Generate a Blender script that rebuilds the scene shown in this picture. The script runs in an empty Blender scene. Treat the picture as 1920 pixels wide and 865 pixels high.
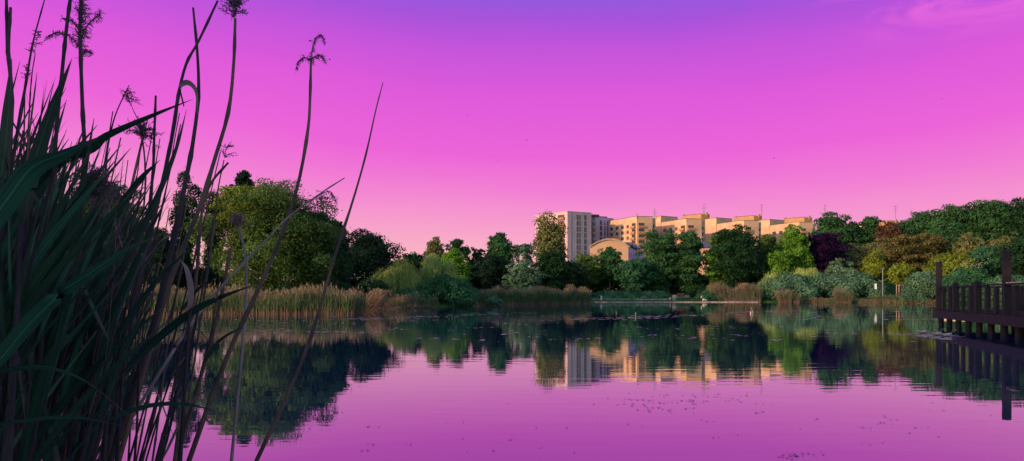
import bpy, math, random
import numpy as np
from mathutils import Vector

# ------------------------------------------------------------------ camera, sky, sun
S = bpy.context.scene
COL = S.collection
F, CX, HOR, CAMZ = 1400.0, 960.0, 555.0, 1.6
cam_d = bpy.data.cameras.new('camera'); cam = bpy.data.objects.new('camera', cam_d); COL.objects.link(cam)
cam.location = (0, 0, CAMZ); cam.rotation_euler = (math.radians(90), 0, 0)
cam_d.sensor_width = 36; cam_d.lens = F/1920*36; cam_d.shift_y = (HOR-432.5)/1920
cam_d.clip_start = 0.05; cam_d.clip_end = 6000
S.camera = cam

EXPO = 1.05
SUN_EL = 12.0
SX, SY = -0.85, -0.53                      # horizontal direction towards the sun
W = bpy.data.worlds.new('World'); S.world = W; W.use_nodes = True
nt = W.node_tree; nt.nodes.clear()
def N(tree, t, **k):
    n = tree.nodes.new(t)
    for a, v in k.items(): setattr(n, a, v)
    return n
def math_n(tree, op, a, b=None, c=None, clamp=False):
    n = tree.nodes.new('ShaderNodeMath'); n.operation = op; n.use_clamp = clamp
    for i, v in enumerate((a, b, c)):
        if v is None: continue
        if isinstance(v, (int, float)): n.inputs[i].default_value = v
        else: tree.links.new(v, n.inputs[i])
    return n.outputs[0]
def lin(c): return tuple(((v/255)/12.92 if v/255 <= .04045 else (((v/255)+.055)/1.055)**2.4) for v in c)+(1,)
tc = N(nt, 'ShaderNodeTexCoord'); sep = N(nt, 'ShaderNodeSeparateXYZ'); nt.links.new(tc.outputs['Generated'], sep.inputs[0])
X_, Y_, Z_ = sep.outputs
az = math_n(nt, 'ARCTAN2', X_, Y_)
daz = math_n(nt, 'SUBTRACT', az, 0.28)
q = math_n(nt, 'MULTIPLY', math_n(nt, 'MULTIPLY', daz, daz), 0.065)
nz = N(nt, 'ShaderNodeTexNoise'); nz.inputs['Scale'].default_value = 2.2; nz.inputs['Detail'].default_value = 3
mp = N(nt, 'ShaderNodeMapping'); mp.inputs['Scale'].default_value = (1, 1, 3.5)
nt.links.new(tc.outputs['Generated'], mp.inputs[0]); nt.links.new(mp.outputs[0], nz.inputs['Vector'])
ze = math_n(nt, 'SUBTRACT', Z_, math_n(nt, 'MINIMUM', q, 0.2))
ze = math_n(nt, 'ADD', ze, math_n(nt, 'SUBTRACT', math_n(nt, 'MULTIPLY', math_n(nt, 'SUBTRACT', nz.outputs['Fac'], .5), .05), .026))
ramp = N(nt, 'ShaderNodeValToRGB'); nt.links.new(math_n(nt, 'MULTIPLY', ze, 2.0), ramp.inputs[0])
stops = [(0.0, (251, 190, 190)), (.035, (248, 172, 199)), (.078, (245, 148, 207)), (.115, (241, 124, 212)), (.16, (236, 100, 216)), (.23, (222, 90, 218)),
         (.28, (198, 85, 219)), (.318, (168, 83, 219)), (.345, (144, 90, 221)), (.46, (96, 92, 214))]
cr = ramp.color_ramp
while len(cr.elements) > 1: cr.elements.remove(cr.elements[-1])
cr.elements[0].position = 0; cr.elements[0].color = lin(stops[0][1])
for p, c in stops[1:]:
    e = cr.elements.new(p*2); e.color = lin(c)
# thin pink cirrus high on the right
cn = N(nt, 'ShaderNodeTexNoise'); cn.inputs['Scale'].default_value = 3.4; cn.inputs['Detail'].default_value = 7; cn.inputs['Distortion'].default_value = 1.2
mp2 = N(nt, 'ShaderNodeMapping'); mp2.inputs['Scale'].default_value = (1.5, 1, 5.5); mp2.inputs['Location'].default_value = (.35, 0, .15)
nt.links.new(tc.outputs['Generated'], mp2.inputs[0]); nt.links.new(mp2.outputs[0], cn.inputs['Vector'])
def smooth(v, a, b):
    n = N(nt, 'ShaderNodeMapRange'); n.interpolation_type = 'SMOOTHSTEP'
    nt.links.new(v, n.inputs[0]); n.inputs[1].default_value = a; n.inputs[2].default_value = b
    return n.outputs[0]
cm = math_n(nt, 'MULTIPLY', smooth(cn.outputs['Fac'], .44, .60), smooth(Z_, .27, .33))
cm = math_n(nt, 'MULTIPLY', cm, smooth(az, .33, .55))
mixc = N(nt, 'ShaderNodeMixRGB'); nt.links.new(math_n(nt, 'MULTIPLY', cm, .8), mixc.inputs[0]); nt.links.new(ramp.outputs[0], mixc.inputs[1])
mixc.inputs[2].default_value = lin((245, 110, 222))
bg1 = N(nt, 'ShaderNodeBackground'); nt.links.new(mixc.outputs[0], bg1.inputs[0]); bg1.inputs[1].default_value = 1/2**EXPO
sky = N(nt, 'ShaderNodeTexSky', sky_type='NISHITA'); sky.sun_disc = False
sky.sun_elevation = math.radians(SUN_EL); sky.sun_rotation = math.atan2(SX, SY); sky.air_density = 1.2; sky.ozone_density = 2.0
bg2 = N(nt, 'ShaderNodeBackground'); nt.links.new(sky.outputs[0], bg2.inputs[0]); bg2.inputs[1].default_value = 0.15
fz = smooth(Z_, .46, .75); fy = math_n(nt, 'SUBTRACT', 1.0, smooth(Y_, -.05, .45))
fac = math_n(nt, 'MAXIMUM', fz, fy)
mixs = N(nt, 'ShaderNodeMixShader'); nt.links.new(fac, mixs.inputs[0]); nt.links.new(bg1.outputs[0], mixs.inputs[1]); nt.links.new(bg2.outputs[0], mixs.inputs[2])
wo = N(nt, 'ShaderNodeOutputWorld'); nt.links.new(mixs.outputs[0], wo.inputs[0])

sd = bpy.data.lights.new('sun', 'SUN'); sun = bpy.data.objects.new('sun', sd); COL.objects.link(sun)
sd.energy = 2.25; sd.angle = math.radians(.6); sd.color = (1.0, .60, .34)
ce = math.cos(math.radians(SUN_EL)); hn = math.hypot(SX, SY)
sdir = Vector((SX/hn*ce, SY/hn*ce, math.sin(math.radians(SUN_EL))))
sun.rotation_euler = sdir.to_track_quat('Z', 'Y').to_euler(); sun.location = (-30, -20, 40)
S.view_settings.view_transform = 'Standard'; S.view_settings.look = 'None'
S.view_settings.exposure = EXPO; S.view_settings.gamma = 1; S.view_settings.use_curve_mapping = False
S.cycles.use_denoising = True
S.cycles.max_bounces = 6; S.cycles.diffuse_bounces = 2; S.cycles.glossy_bounces = 3; S.cycles.transmission_bounces = 4; S.cycles.transparent_max_bounces = 8
S.cycles.caustics_reflective = False; S.cycles.caustics_refractive = False

rng = np.random.default_rng(7); random.seed(7)
def wx(px, Y): return (px-CX)/F*Y
def wz(row, Y): return CAMZ+(HOR-row)/F*Y
def P(px, row, Y): return Vector((wx(px, Y), Y, wz(row, Y)))

# ------------------------------------------------------------------ materials
def mat(name, col, rough=.8, var=0.0, scale=2.0, col2=None, island=0.0, bump=0.0, metal=0.0, spec=.3, trans=None):
    m = bpy.data.materials.new(name); m.use_nodes = True; t = m.node_tree; b = t.nodes['Principled BSDF']
    b.inputs['Roughness'].default_value = rough; b.inputs['Metallic'].default_value = metal
    b.inputs['Specular IOR Level'].default_value = spec
    c2 = col2 or tuple(v*(1-var) for v in col)
    if var or col2 or island:
        n = N(t, 'ShaderNodeTexNoise'); n.inputs['Scale'].default_value = scale; n.inputs['Detail'].default_value = 5
        g = N(t, 'ShaderNodeTexCoord'); t.links.new(g.outputs['Object'], n.inputs['Vector'])
        f = smooth_in(t, n.outputs['Fac'], .35, .65)
        if island:
            ge = N(t, 'ShaderNodeNewGeometry')
            f = math_n(t, 'ADD', math_n(t, 'MULTIPLY', f, 1-island), math_n(t, 'MULTIPLY', ge.outputs['Random Per Island'], island))
        mx = N(t, 'ShaderNodeMixRGB'); t.links.new(f, mx.inputs[0]); mx.inputs[1].default_value = (*c2, 1); mx.inputs[2].default_value = (*col, 1)
        t.links.new(mx.outputs[0], b.inputs['Base Color']); src = mx.outputs[0]
        if bump:
            bp = N(t, 'ShaderNodeBump'); bp.inputs['Distance'].default_value = bump; t.links.new(n.outputs['Fac'], bp.inputs['Height']); t.links.new(bp.outputs[0], b.inputs['Normal'])
    else:
        b.inputs['Base Color'].default_value = (*col, 1); src = None
    if trans:
        tr = N(t, 'ShaderNodeBsdfTranslucent'); ms = N(t, 'ShaderNodeMixShader'); ms.inputs[0].default_value = trans
        if src: t.links.new(src, tr.inputs[0])
        else: tr.inputs[0].default_value = (*col, 1)
        t.links.new(b.outputs[0], ms.inputs[1]); t.links.new(tr.outputs[0], ms.inputs[2])
        t.links.new(ms.outputs[0], t.nodes['Material Output'].inputs[0])
    return m
def smooth_in(t, v, a, b):
    n = N(t, 'ShaderNodeMapRange'); n.interpolation_type = 'SMOOTHSTEP'; t.links.new(v, n.inputs[0]); n.inputs[1].default_value = a; n.inputs[2].default_value = b
    return n.outputs[0]
_leafm = {}
LC = {'green': (.034, .095, .036), 'bright': (.085, .20, .022), 'yellow': (.13, .17, .022), 'dark': (.014, .045, .018), 'navy': (.010, .028, .018),
      'grey': (.085, .16, .095), 'brown': (.095, .085, .030), 'rust': (.085, .045, .03), 'purple': (.015, .004, .032), 'willow': (.24, .31, .09),
      'teal': (.035, .115, .052), 'olive': (.07, .12, .03), 'hedge': (.06, .16, .08), 'hazel': (.12, .13, .05), 'bluegreen': (.080, .165, .100)}
def leaf(kind):
    if kind not in _leafm:
        c = LC[kind]
        _leafm[kind] = mat('leaves_'+kind, tuple(v*1.45 for v in c), rough=.8, col2=tuple(v*.6 for v in c), scale=.30, island=.28, spec=.08, trans=.22)
    return _leafm[kind]
M = {}
M['bark'] = mat('bark', (.13, .09, .065), var=.5, scale=6, bump=.02)
M['ground'] = mat('ground', (.05, .11, .03), col2=(.025, .06, .02), scale=.6, rough=.95, spec=.05)
M['stone'] = mat('pale_stone', (.36, .28, .27), var=.45, scale=1.5)
M['paving'] = mat('paving', (.30, .23, .17), var=.35, scale=3)
M['white'] = mat('white_paint', (.78, .76, .74), var=.12, scale=3)
M['cream'] = mat('cream_render', (.60, .36, .24), var=.2, scale=.35)
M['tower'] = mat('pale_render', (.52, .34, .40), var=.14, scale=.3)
M['tower2'] = mat('lilac_shade_render', (.42, .31, .50), var=.08, scale=.3)  # lilac of walls in shade, put into the base colour
M['ochre'] = mat('ochre_render', (.38, .21, .11), var=.15, scale=.4)
M['brick'] = mat('red_brick_render', (.36, .14, .08), var=.2, scale=1)
M['frame'] = mat('window_frame', (.42, .32, .28))
M['balc'] = mat('orange_balcony', (.40, .20, .11), var=.15, scale=1)
M['strip'] = mat('grey_strip', (.27, .24, .27), var=.1, scale=1)
M['roofing'] = mat('dark_roofing', (.05, .04, .05), var=.3, scale=1)
M['glass'] = mat('window_glass', (.02, .018, .03), rough=.3, spec=.3, island=.8, col2=(.09, .07, .09))
M['slate'] = mat('blue_slate', (.10, .10, .17), var=.3, scale=2)
M['metal'] = mat('grey_metal', (.22, .22, .24), rough=.45, metal=.6)
M['tan'] = mat('dry_reed', (.26, .18, .125), col2=(.10, .06, .05), scale=.5, island=.7, spec=.1, trans=.15)
M['reedgreen'] = mat('reed_green', (.085, .17, .06), col2=(.025, .075, .035), scale=.5, island=.6, spec=.1, trans=.2)
M['plume'] = mat('reed_plume', (.30, .23, .15), col2=(.15, .11, .08), scale=.5, island=.6, spec=.05, trans=.2)

# dark wood of the pier, its shade darkened into the colour too
def wood_mat():
    m = bpy.data.materials.new('dark_shaded_wood'); m.use_nodes = True; t = m.node_tree; b = t.nodes['Principled BSDF']
    g = N(t, 'ShaderNodeTexCoord'); mpn = N(t, 'ShaderNodeMapping'); mpn.inputs['Scale'].default_value = (9, 9, 1.2); t.links.new(g.outputs['Object'], mpn.inputs[0])
    n = N(t, 'ShaderNodeTexNoise'); n.inputs['Scale'].default_value = 3; n.inputs['Detail'].default_value = 8; t.links.new(mpn.outputs[0], n.inputs[0])
    mx = N(t, 'ShaderNodeMixRGB'); t.links.new(smooth_in(t, n.outputs['Fac'], .3, .75), mx.inputs[0]); mx.inputs[1].default_value = (.004, .003, .005, 1); mx.inputs[2].default_value = (.018, .013, .018, 1)
    t.links.new(mx.outputs[0], b.inputs['Base Color']); b.inputs['Roughness'].default_value = .75; b.inputs['Specular IOR Level'].default_value = .25
    bp = N(t, 'ShaderNodeBump'); bp.inputs['Distance'].default_value = .01; t.links.new(n.outputs['Fac'], bp.inputs['Height']); t.links.new(bp.outputs[0], b.inputs['Normal'])
    return m
M['wood'] = wood_mat()
M['palewood'] = mat('weathered_wood', (.52, .38, .30), var=.35, scale=5)

# ------------------------------------------------------------------ mesh helpers
class MB:
    def __init__(s): s.v = []; s.f = []; s.m = []; s.n = 0
    def add(s, v, f, mi=0):
        v = np.asarray(v, float).reshape(-1, 3); s.v.append(v)
        s.f += [tuple(i+s.n for i in q_) for q_ in f]; s.m += [mi]*len(f); s.n += len(v)
    def box(s, c, size, ax=(1, 0), mi=0):
        a = Vector((ax[0], ax[1], 0)).normalized(); b = Vector((-a.y, a.x, 0)); c = Vector(c); x, y, z = [k/2 for k in size]
        v = [c+a*i*x+b*j*y+Vector((0, 0, k*z)) for i, j, k in ((-1,-1,-1),(1,-1,-1),(1,1,-1),(-1,1,-1),(-1,-1,1),(1,-1,1),(1,1,1),(-1,1,1))]
        s.add([tuple(p) for p in v], [(0,3,2,1),(4,5,6,7),(0,1,5,4),(1,2,6,5),(2,3,7,6),(3,0,4,7)], mi)
    def prism(s, pts, z0, z1, mi=0, top=None):
        n = len(pts)
        ar = sum(pts[i][0]*pts[(i+1) % n][1]-pts[(i+1) % n][0]*pts[i][1] for i in range(n))
        if ar < 0: pts = pts[::-1]
        s.add([(x, y, z0) for x, y in pts]+[(x, y, z1) for x, y in pts], [tuple(range(n))[::-1]]+[(i, (i+1) % n, n+(i+1) % n, n+i) for i in range(n)], mi)
        s.add([(x, y, z1) for x, y in pts], [tuple(range(n))], mi if top is None else top)
    def tube(s, pts, rad, seg=6, mi=0, cap=True):
        pts = [Vector(p) for p in pts]; n = len(pts); rings = []
        for i, p in enumerate(pts):
            d = (pts[min(i+1, n-1)]-pts[max(i-1, 0)]).normalized()
            a = d.cross(Vector((.13, 1, .07)));
            if a.length < .05: a = d.cross(Vector((1, 0, 0)))
            a.normalize(); b = d.cross(a)
            r = rad[i] if hasattr(rad, '__len__') else rad
            rings += [tuple(p+(a*math.cos(k*2*math.pi/seg)+b*math.sin(k*2*math.pi/seg))*r) for k in range(seg)]
        f = [(i*seg+k, (i+1)*seg+k, (i+1)*seg+(k+1) % seg, i*seg+(k+1) % seg) for i in range(n-1) for k in range(seg)]
        if cap: f += [tuple(range(seg)), tuple(range((n-1)*seg, n*seg))[::-1]]
        s.add(rings, f, mi)
    def mesh(s, name, mats, smooth=False):
        me = bpy.data.meshes.new(name); v = np.concatenate(s.v) if s.v else np.zeros((0, 3))
        me.from_pydata(v.tolist(), [], s.f)
        for m in mats: me.materials.append(m)
        me.polygons.foreach_set('material_index', s.m)
        if smooth: me.polygons.foreach_set('use_smooth', [True]*len(s.f))
        me.update(); return me
    def build(s, name, mats, parent=None, smooth=False, loc=None):
        if not isinstance(mats, (list, tuple)): mats = [mats]
        o = bpy.data.objects.new(name, s.mesh(name, mats, smooth)); COL.objects.link(o)
        if parent is not None: o.parent = parent
        if loc is not None: o.location = loc
        return o
def tag(o, label=None, cat=None, group=None, kind=None):
    if label: o['label'] = label
    if cat: o['category'] = cat
    if group: o['group'] = group
    if kind: o['kind'] = kind
    return o
def empty(name, loc, label=None, cat=None, group=None, rz=0):
    o = bpy.data.objects.new(name, None); o.empty_display_size = .2; COL.objects.link(o); o.location = loc; o.rotation_euler = (0, 0, rz)
    return tag(o, label, cat, group)
def copy_tree(o, parent=None):
    c = o.copy(); COL.objects.link(c); c.parent = parent
    for ch in o.children: copy_tree(ch, c)
    return c
def quads(name, V, m, parent=None):
    """V: (n,4,3) array of card corners"""
    n = len(V); me = bpy.data.meshes.new(name)
    me.vertices.add(n*4); me.vertices.foreach_set('co', V.reshape(-1).astype(np.float32))
    me.loops.add(n*4); me.loops.foreach_set('vertex_index', np.arange(n*4, dtype=np.int32))
    me.polygons.add(n); me.polygons.foreach_set('loop_start', np.arange(0, n*4, 4, dtype=np.int32)); me.polygons.foreach_set('loop_total', np.full(n, 4, dtype=np.int32))
    me.materials.append(m); me.update(calc_edges=True)
    o = bpy.data.objects.new(name, me); COL.objects.link(o)
    if parent is not None: o.parent = parent
    return o
def unit(a): return a/np.maximum(np.linalg.norm(a, axis=-1, keepdims=True), 1e-9)

# ------------------------------------------------------------------ terrain and water
shore_px = [(-700, 70), (-200, 66), (100, 68), (350, 68), (560, 67), (660, 68), (685, 80), (740, 101), (880, 113), (892, 121), (1105, 153), (1112, 187), (1430, 188), (1640, 178), (1700, 168), (1800, 150), (1920, 138), (2150, 112)]
LAKE = [(wx(p, d), d) for p, d in shore_px]+[(75, 70), (58, 30), (34, 6), (12, -1.5), (-3, -2.5), (-30, 2), (-70, 20)]
LA = np.array(LAKE)
def lake_sd(x, y):
    """distance outside the lake (+) or inside (-)"""
    x = np.asarray(x, float); y = np.asarray(y, float); d = np.full(x.shape, 1e9); ins = np.zeros(x.shape, bool)
    for i in range(len(LA)):
        a = LA[i]; b = LA[(i+1) % len(LA)]; e = b-a
        t = np.clip(((x-a[0])*e[0]+(y-a[1])*e[1])/(e@e), 0, 1)
        d = np.minimum(d, np.hypot(x-a[0]-t*e[0], y-a[1]-t*e[1]))
        c = ((a[1] > y) != (b[1] > y)); xi = a[0]+(y-a[1])/(e[1] if abs(e[1]) > 1e-9 else 1e-9)*e[0]
        ins ^= c & (x < xi)
    return np.where(ins, -d, d)
def ht(x, y):
    x = np.asarray(x, float); y = np.asarray(y, float); s = lake_sd(x, y)
    far = np.clip((y-20)/60, 0, 1)
    land = .15+np.clip(s, 0, 8)*.13*far+np.clip(s-8, 0, 45)*.06*far
    hill = np.clip((x-35)/60, 0, 1)*np.clip((s-14)/70, 0, 1)*9*far
    left = np.clip((-x-5)/60, 0, 1)*np.clip((s-6)/60, 0, 1)*1.5*far
    return np.where(s > 0, land+hill+left, np.maximum(-1.2, s*.35-.05))
def H(x, y): return float(ht(x, y))
def axis(lo, hi, step, far):
    a = list(np.arange(lo, hi+.1, step)); k = step
    while a[-1] < far: k *= 1.35; a.append(a[-1]+k)
    k = step
    while a[0] > -far: k *= 1.35; a.insert(0, a[0]-k)
    return np.array(a)
gx = axis(-110, 260, 2.0, 3000); gy = axis(-12, 330, 2.0, 3000)
GX, GY = np.meshgrid(gx, gy); GZ = ht(GX, GY)
GZ = GZ+np.where(lake_sd(GX, GY) > 3, .12*np.sin(GX*.31)*np.cos(GY*.23), 0)
nx, ny = len(gx), len(gy)
me = bpy.data.meshes.new('ground'); idx = np.arange(nx*ny).reshape(ny, nx)
fc = np.stack([idx[:-1, :-1], idx[:-1, 1:], idx[1:, 1:], idx[1:, :-1]], -1).reshape(-1, 4)
me.from_pydata(np.stack([GX, GY, GZ], -1).reshape(-1, 3).tolist(), [], fc.tolist()); me.materials.append(M['ground'])
me.polygons.foreach_set('use_smooth', [True]*len(me.polygons))
g = bpy.data.objects.new('ground', me); COL.objects.link(g); tag(g, kind='structure')

def water_mat():
    m = bpy.data.materials.new('lake_water'); m.use_nodes = True; t = m.node_tree; t.nodes.clear()
    out = N(t, 'ShaderNodeOutputMaterial'); gl = N(t, 'ShaderNodeBsdfGlossy'); gl.inputs['Roughness'].default_value = .012; gl.inputs[0].default_value = (.93, .97, 1, 1)
    df = N(t, 'ShaderNodeBsdfDiffuse'); df.inputs[0].default_value = (.005, .022, .080, 1)
    ms = N(t, 'ShaderNodeMixShader'); fr = N(t, 'ShaderNodeFresnel'); fr.inputs['IOR'].default_value = 1.52
    g = N(t, 'ShaderNodeTexCoord')
    def noise(sc, scale, det, dist=0, rot=0):
        mp = N(t, 'ShaderNodeMapping'); mp.inputs['Scale'].default_value = sc; mp.inputs['Rotation'].default_value = (0, 0, rot); t.links.new(g.outputs['Object'], mp.inputs[0])
        n = N(t, 'ShaderNodeTexNoise'); n.inputs['Scale'].default_value = scale; n.inputs['Detail'].default_value = det; n.inputs['Distortion'].default_value = dist
        t.links.new(mp.outputs[0], n.inputs[0]); return n.outputs['Fac']
    a = noise((.22, 1, 1), 2.6, 2, .3, .10)          # long low crests
    b = noise((.5, 1, 1), 9.0, 2, 0, -.15)            # fine ripple
    c = noise((.35, 1, 1), .05, 2)                    # where the breeze touches
    hgt = math_n(t, 'ADD', math_n(t, 'MULTIPLY', a, .0026), math_n(t, 'MULTIPLY', b, .00030))
    hgt = math_n(t, 'MULTIPLY', hgt, math_n(t, 'ADD', .45, math_n(t, 'MULTIPLY', smooth_in(t, c, .4, .65), .75)))
    bp = N(t, 'ShaderNodeBump'); bp.inputs['Distance'].default_value = 1.0; bp.inputs['Strength'].default_value = 1.0
    t.links.new(hgt, bp.inputs['Height'])
    for s_ in (gl, df, fr): t.links.new(bp.outputs[0], s_.inputs['Normal'])
    t.links.new(math_n(t, 'POWER', fr.outputs[0], .62), ms.inputs[0]); t.links.new(df.outputs[0], ms.inputs[1]); t.links.new(gl.outputs[0], ms.inputs[2]); t.links.new(ms.outputs[0], out.inputs[0])
    return m
w = MB(); w.add([(-260, -40, 0), (300, -40, 0), (300, 200, 0), (-260, 200, 0)], [(0, 1, 2, 3)])
tag(w.build('water', water_mat()), kind='structure')

# ------------------------------------------------------------------ lakeside promenade
def along(px0, px1, Y): return wx(px0, Y), wx(px1, Y)
x0, x1 = along(1104, 1421, 186.6)
k = MB(); k.box(((x0+x1)/2, 186.6, .02), (x1-x0, .5, .36)); tag(k.build('kerb', M['stone']), kind='structure')
k = MB(); k.add([(x0, 186.852, .10), (x1, 186.852, .10), (x1, 190.6, .32), (x0, 190.6, .32)], [(0, 1, 2, 3)]); tag(k.build('path', M['stone']), kind='structure')
x2, x3 = along(1110, 1252, 190.8)
k = MB(); k.box(((x2+x3)/2, 190.8, .25), (x3-x2, .4, 1.1))
for i in range(14): k.box((x2+(i+.5)*(x3-x2)/14, 190.8, .83), ((x3-x2)/14-.05, .5, .08))
tag(k.build('retaining_wall', M['stone']), 'long low pale stone wall below the hedge by the water', 'wall')
xa, xb = along(1254, 1302, 188)
k = MB(); k.add([(xa, 190.61, .34), (xb, 190.61, .34), (xb+.4, 196.4, 1.42), (xa, 196.4, 1.42)], [(0, 1, 2, 3)]); tag(k.build('paved_slope', M['paving']), kind='structure')
xc = wx(1300, 190); k = MB(); k.box((xc+1.0, 190.9, .35), (3.2, .5, .75)); tag(k.build('stone_wall', M['stone']), 'short low stone wall at the right foot of the paved slope', 'wall')

def rockblock(px, w_, h_, lab):
    Y = 196.2; b = MB(); r = random.Random(px)
    x = wx(px, Y); z = 1.25
    n = 7; ring0 = [(math.cos(a)*w_/2*r.uniform(.85, 1.05), math.sin(a)*.45*r.uniform(.8, 1)) for a in [i*2*math.pi/n for i in range(n)]]
    v = [(x+p[0], Y+p[1], z) for p in ring0]+[(x+p[0]*.95, Y+p[1]*.95, z+h_*.75) for p in ring0]+[(x+p[0]*.7, Y+p[1]*.7, z+h_) for p in ring0]
    f = [tuple(range(n))[::-1]]+[(l*n+i, l*n+(i+1) % n, (l+1)*n+(i+1) % n, (l+1)*n+i) for l in range(2) for i in range(n)]+[tuple(range(2*n, 3*n))]
    b.add(v, f); tag(b.build('boulder', M['stone']), lab, 'boulder', 'pale blocks beside the bench')
rockblock(1257, 1.0, .75, 'largest pale block at the left top of the paved slope')
rockblock(1267, .9, .5, 'pale block touching the left end of the red bench')
rockblock(1286, .9, .55, 'pale block just right of the red bench')
rockblock(1292, 1.1, .5, 'last pale block to the right of the red bench')

# red bench
bx, by = wx(1276.5, 195.6), 195.6; M['bloss'] = mat('cream_blossom', (.42, .38, .34), var=.3)
M['red'] = mat('red_paint', (.30, .05, .05), var=.3, scale=6)
bz = 1.27
t = empty('park_bench', (bx, by, bz), 'dark red wooden bench at the top of the paved slope', 'bench')
b = MB()
for i in range(4): b.box((0, -.28+i*.14, .45), (1.7, .12, .04))
b.build('seat', M['red'], t)
b = MB()
for i in range(4): b.box((0, .2+i*.03, .58+i*.12), (1.7, .04, .10))
b.build('backrest', M['red'], t)
for sx in (-.7, 0, .7):
    b = MB(); b.box((sx, -.22, .22), (.06, .06, .43)); b.box((sx, .26, .5), (.06, .05, .99)); b.build('leg', M['metal'], t)

# ------------------------------------------------------------------ buildings
def face_box(mb, a, b, z0, s, z, w_, h_, out, thick=.12, mi=0):
    """box on a facade running a->b (metres s along it), outward side towards the camera"""
    a = Vector(a); b = Vector(b); d = (b-a).normalized(); n = Vector((d.y, -d.x))
    if n.y > 0: n = -n
    c = a+d*s+n*(out-thick/2)
    mb.box((c.x, c.y, z), (w_, thick, h_), (d.x, d.y), mi)
def window(par, a, b, s, z, w_, h_, frame=None, mull=1, sill=True):
    m = MB()
    face_box(m, a, b, 0, s, z+h_/2+.04, w_+.16, .08, .07); face_box(m, a, b, 0, s, z-h_/2-.05, w_+.3, .1, .16, .2)
    for k in (-1, 1): face_box(m, a, b, 0, s+k*(w_/2+.04), z, .08, h_, .07)
    for k in range(mull): face_box(m, a, b, 0, s+(k+1)*w_/(mull+1)-w_/2, z, .07, h_, .068)
    o = m.build('window', frame or M['frame'], par)
    p = MB(); face_box(p, a, b, 0, s, z, w_, h_, .02); p.build('pane', M['glass'], o)
    return o
def balcony(par, a, b, s, z, w_, depth, m_, door=True):
    m = MB(); face_box(m, a, b, 0, s, z, w_, .18, depth, depth); face_box(m, a, b, 0, s, z+.6, w_, .95, depth+.01, .1)
    for k in (-1, 1): face_box(m, a, b, 0, s+k*(w_/2-.05), z+.6, .09, .95, depth-.1, depth-.1)
    o = m.build('balcony', m_, par)
    if door:
        p = MB(); face_box(p, a, b, 0, s, z+1.25, w_*.88, 2.2, .03); p.build('door_recess_shade', M['glass'], o)  # dark pane widened to stand in for the loggia's recess shade
    return o

# tall pale tower
A = (wx(1064, 344), 344.); L_ = (wx(1003, 362), 362.); R_ = (wx(1108.5, 350.6), 350.6)
back = (L_[0]+R_[0]-A[0], L_[1]+R_[1]-A[1])
ZT = wz(397, 344)
t = empty('apartment_tower', (A[0], A[1], 5), 'tallest pale apartment tower, its sunlit side behind a poplar', 'apartment block')
def build_off(t, mb, name, mats, par=None):
    o = mb.build(name, mats, par or t); o.location = (-t.location[0], -t.location[1], -t.location[2]) if par is None else (0, 0, 0); return o
root = t
class Off:                                  # builds parts given in world coordinates below a moved root
    def __init__(s, t): s.t = t; s.done = set()
    def fix(s):
        for c in s.t.children: c.location = Vector(c.location)-Vector(s.t.location)
m = MB(); m.prism([A, L_, back, R_], 3, ZT, 0, 1)
m.build('wall', [M['tower'], M['roofing']], t)
for (p, q_) in ((A, L_), (A, R_)):
    m = MB(); ln = math.dist(p, q_); face_box(m, p, q_, 0, ln/2, ZT+.12, ln+.3, .28, .12, .5); m.build('parapet', M['tower'], t)
for s_, w_ in ((2.3, .9), (8.3, .25)):
    m = MB(); face_box(m, A, R_, 0, s_, (ZT+5)/2, w_, ZT-5.6, .05, .1); m.build('facade_strip', M['strip'], t)
for fl in range(8):
    z = ZT-2.3-fl*2.8
    window(t, A, R_, 5.6, z, 1.15, 2.3, frame=M['strip']); window(t, A, R_, 7.0, z, .7, 2.3, mull=0, frame=M['strip']); window(t, A, R_, 10.0, z, 1.35, 2.3, frame=M['strip'])
    balcony(t, A, L_, 4.4, z-1.2, 5.2, .9, M['ochre'] if fl % 2 else M['brick'])
    window(t, A, L_, 9.2, z+.1, 1.3, 1.5)
    window(t, A, L_, 20.0, z+.1, 1.6, 1.5)
Off(t).fix()
for px in (1030, 1046):
    pass
# rear wing, its walls in the lilac shade colour
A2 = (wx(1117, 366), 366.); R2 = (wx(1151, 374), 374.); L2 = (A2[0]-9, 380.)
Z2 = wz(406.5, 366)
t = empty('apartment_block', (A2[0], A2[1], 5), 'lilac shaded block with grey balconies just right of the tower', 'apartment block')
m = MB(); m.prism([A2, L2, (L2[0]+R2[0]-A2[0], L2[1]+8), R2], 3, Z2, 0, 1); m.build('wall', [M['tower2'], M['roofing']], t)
B0 = (wx(1109, 358), 358.); B1 = (wx(1118, 360), 360.)
m = MB(); m.prism([B0, B1, (B1[0]-2, 372), (B0[0]-2, 371)], 3, Z2-1.2, 0, 1); m.build('balcony_shaft', [M['strip'], M['roofing']], t)
m = MB(); m.box((wx(1112, 366), 367, Z2+.4), (5, 4, 1.2), (.9, .4)); m.box((wx(1128, 372), 373, Z2+.3), (5, 3, .8), (.9, .4)); m.build('roof_housing', M['roofing'], t)
for fl in range(7):
    z = Z2-2.6-fl*2.8
    window(t, A2, R2, 3.6, z, 1.5, 2.1, frame=M['strip']); window(t, A2, R2, 6.3, z, .6, 2.1, mull=0, frame=M['strip']); window(t, A2, R2, 8.3, z, .6, 2.1, mull=0, frame=M['strip'])
    balcony(t, B0, B1, 1.3, z-1.0, 2.0, .9, M['strip'])
Off(t).fix()

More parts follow.
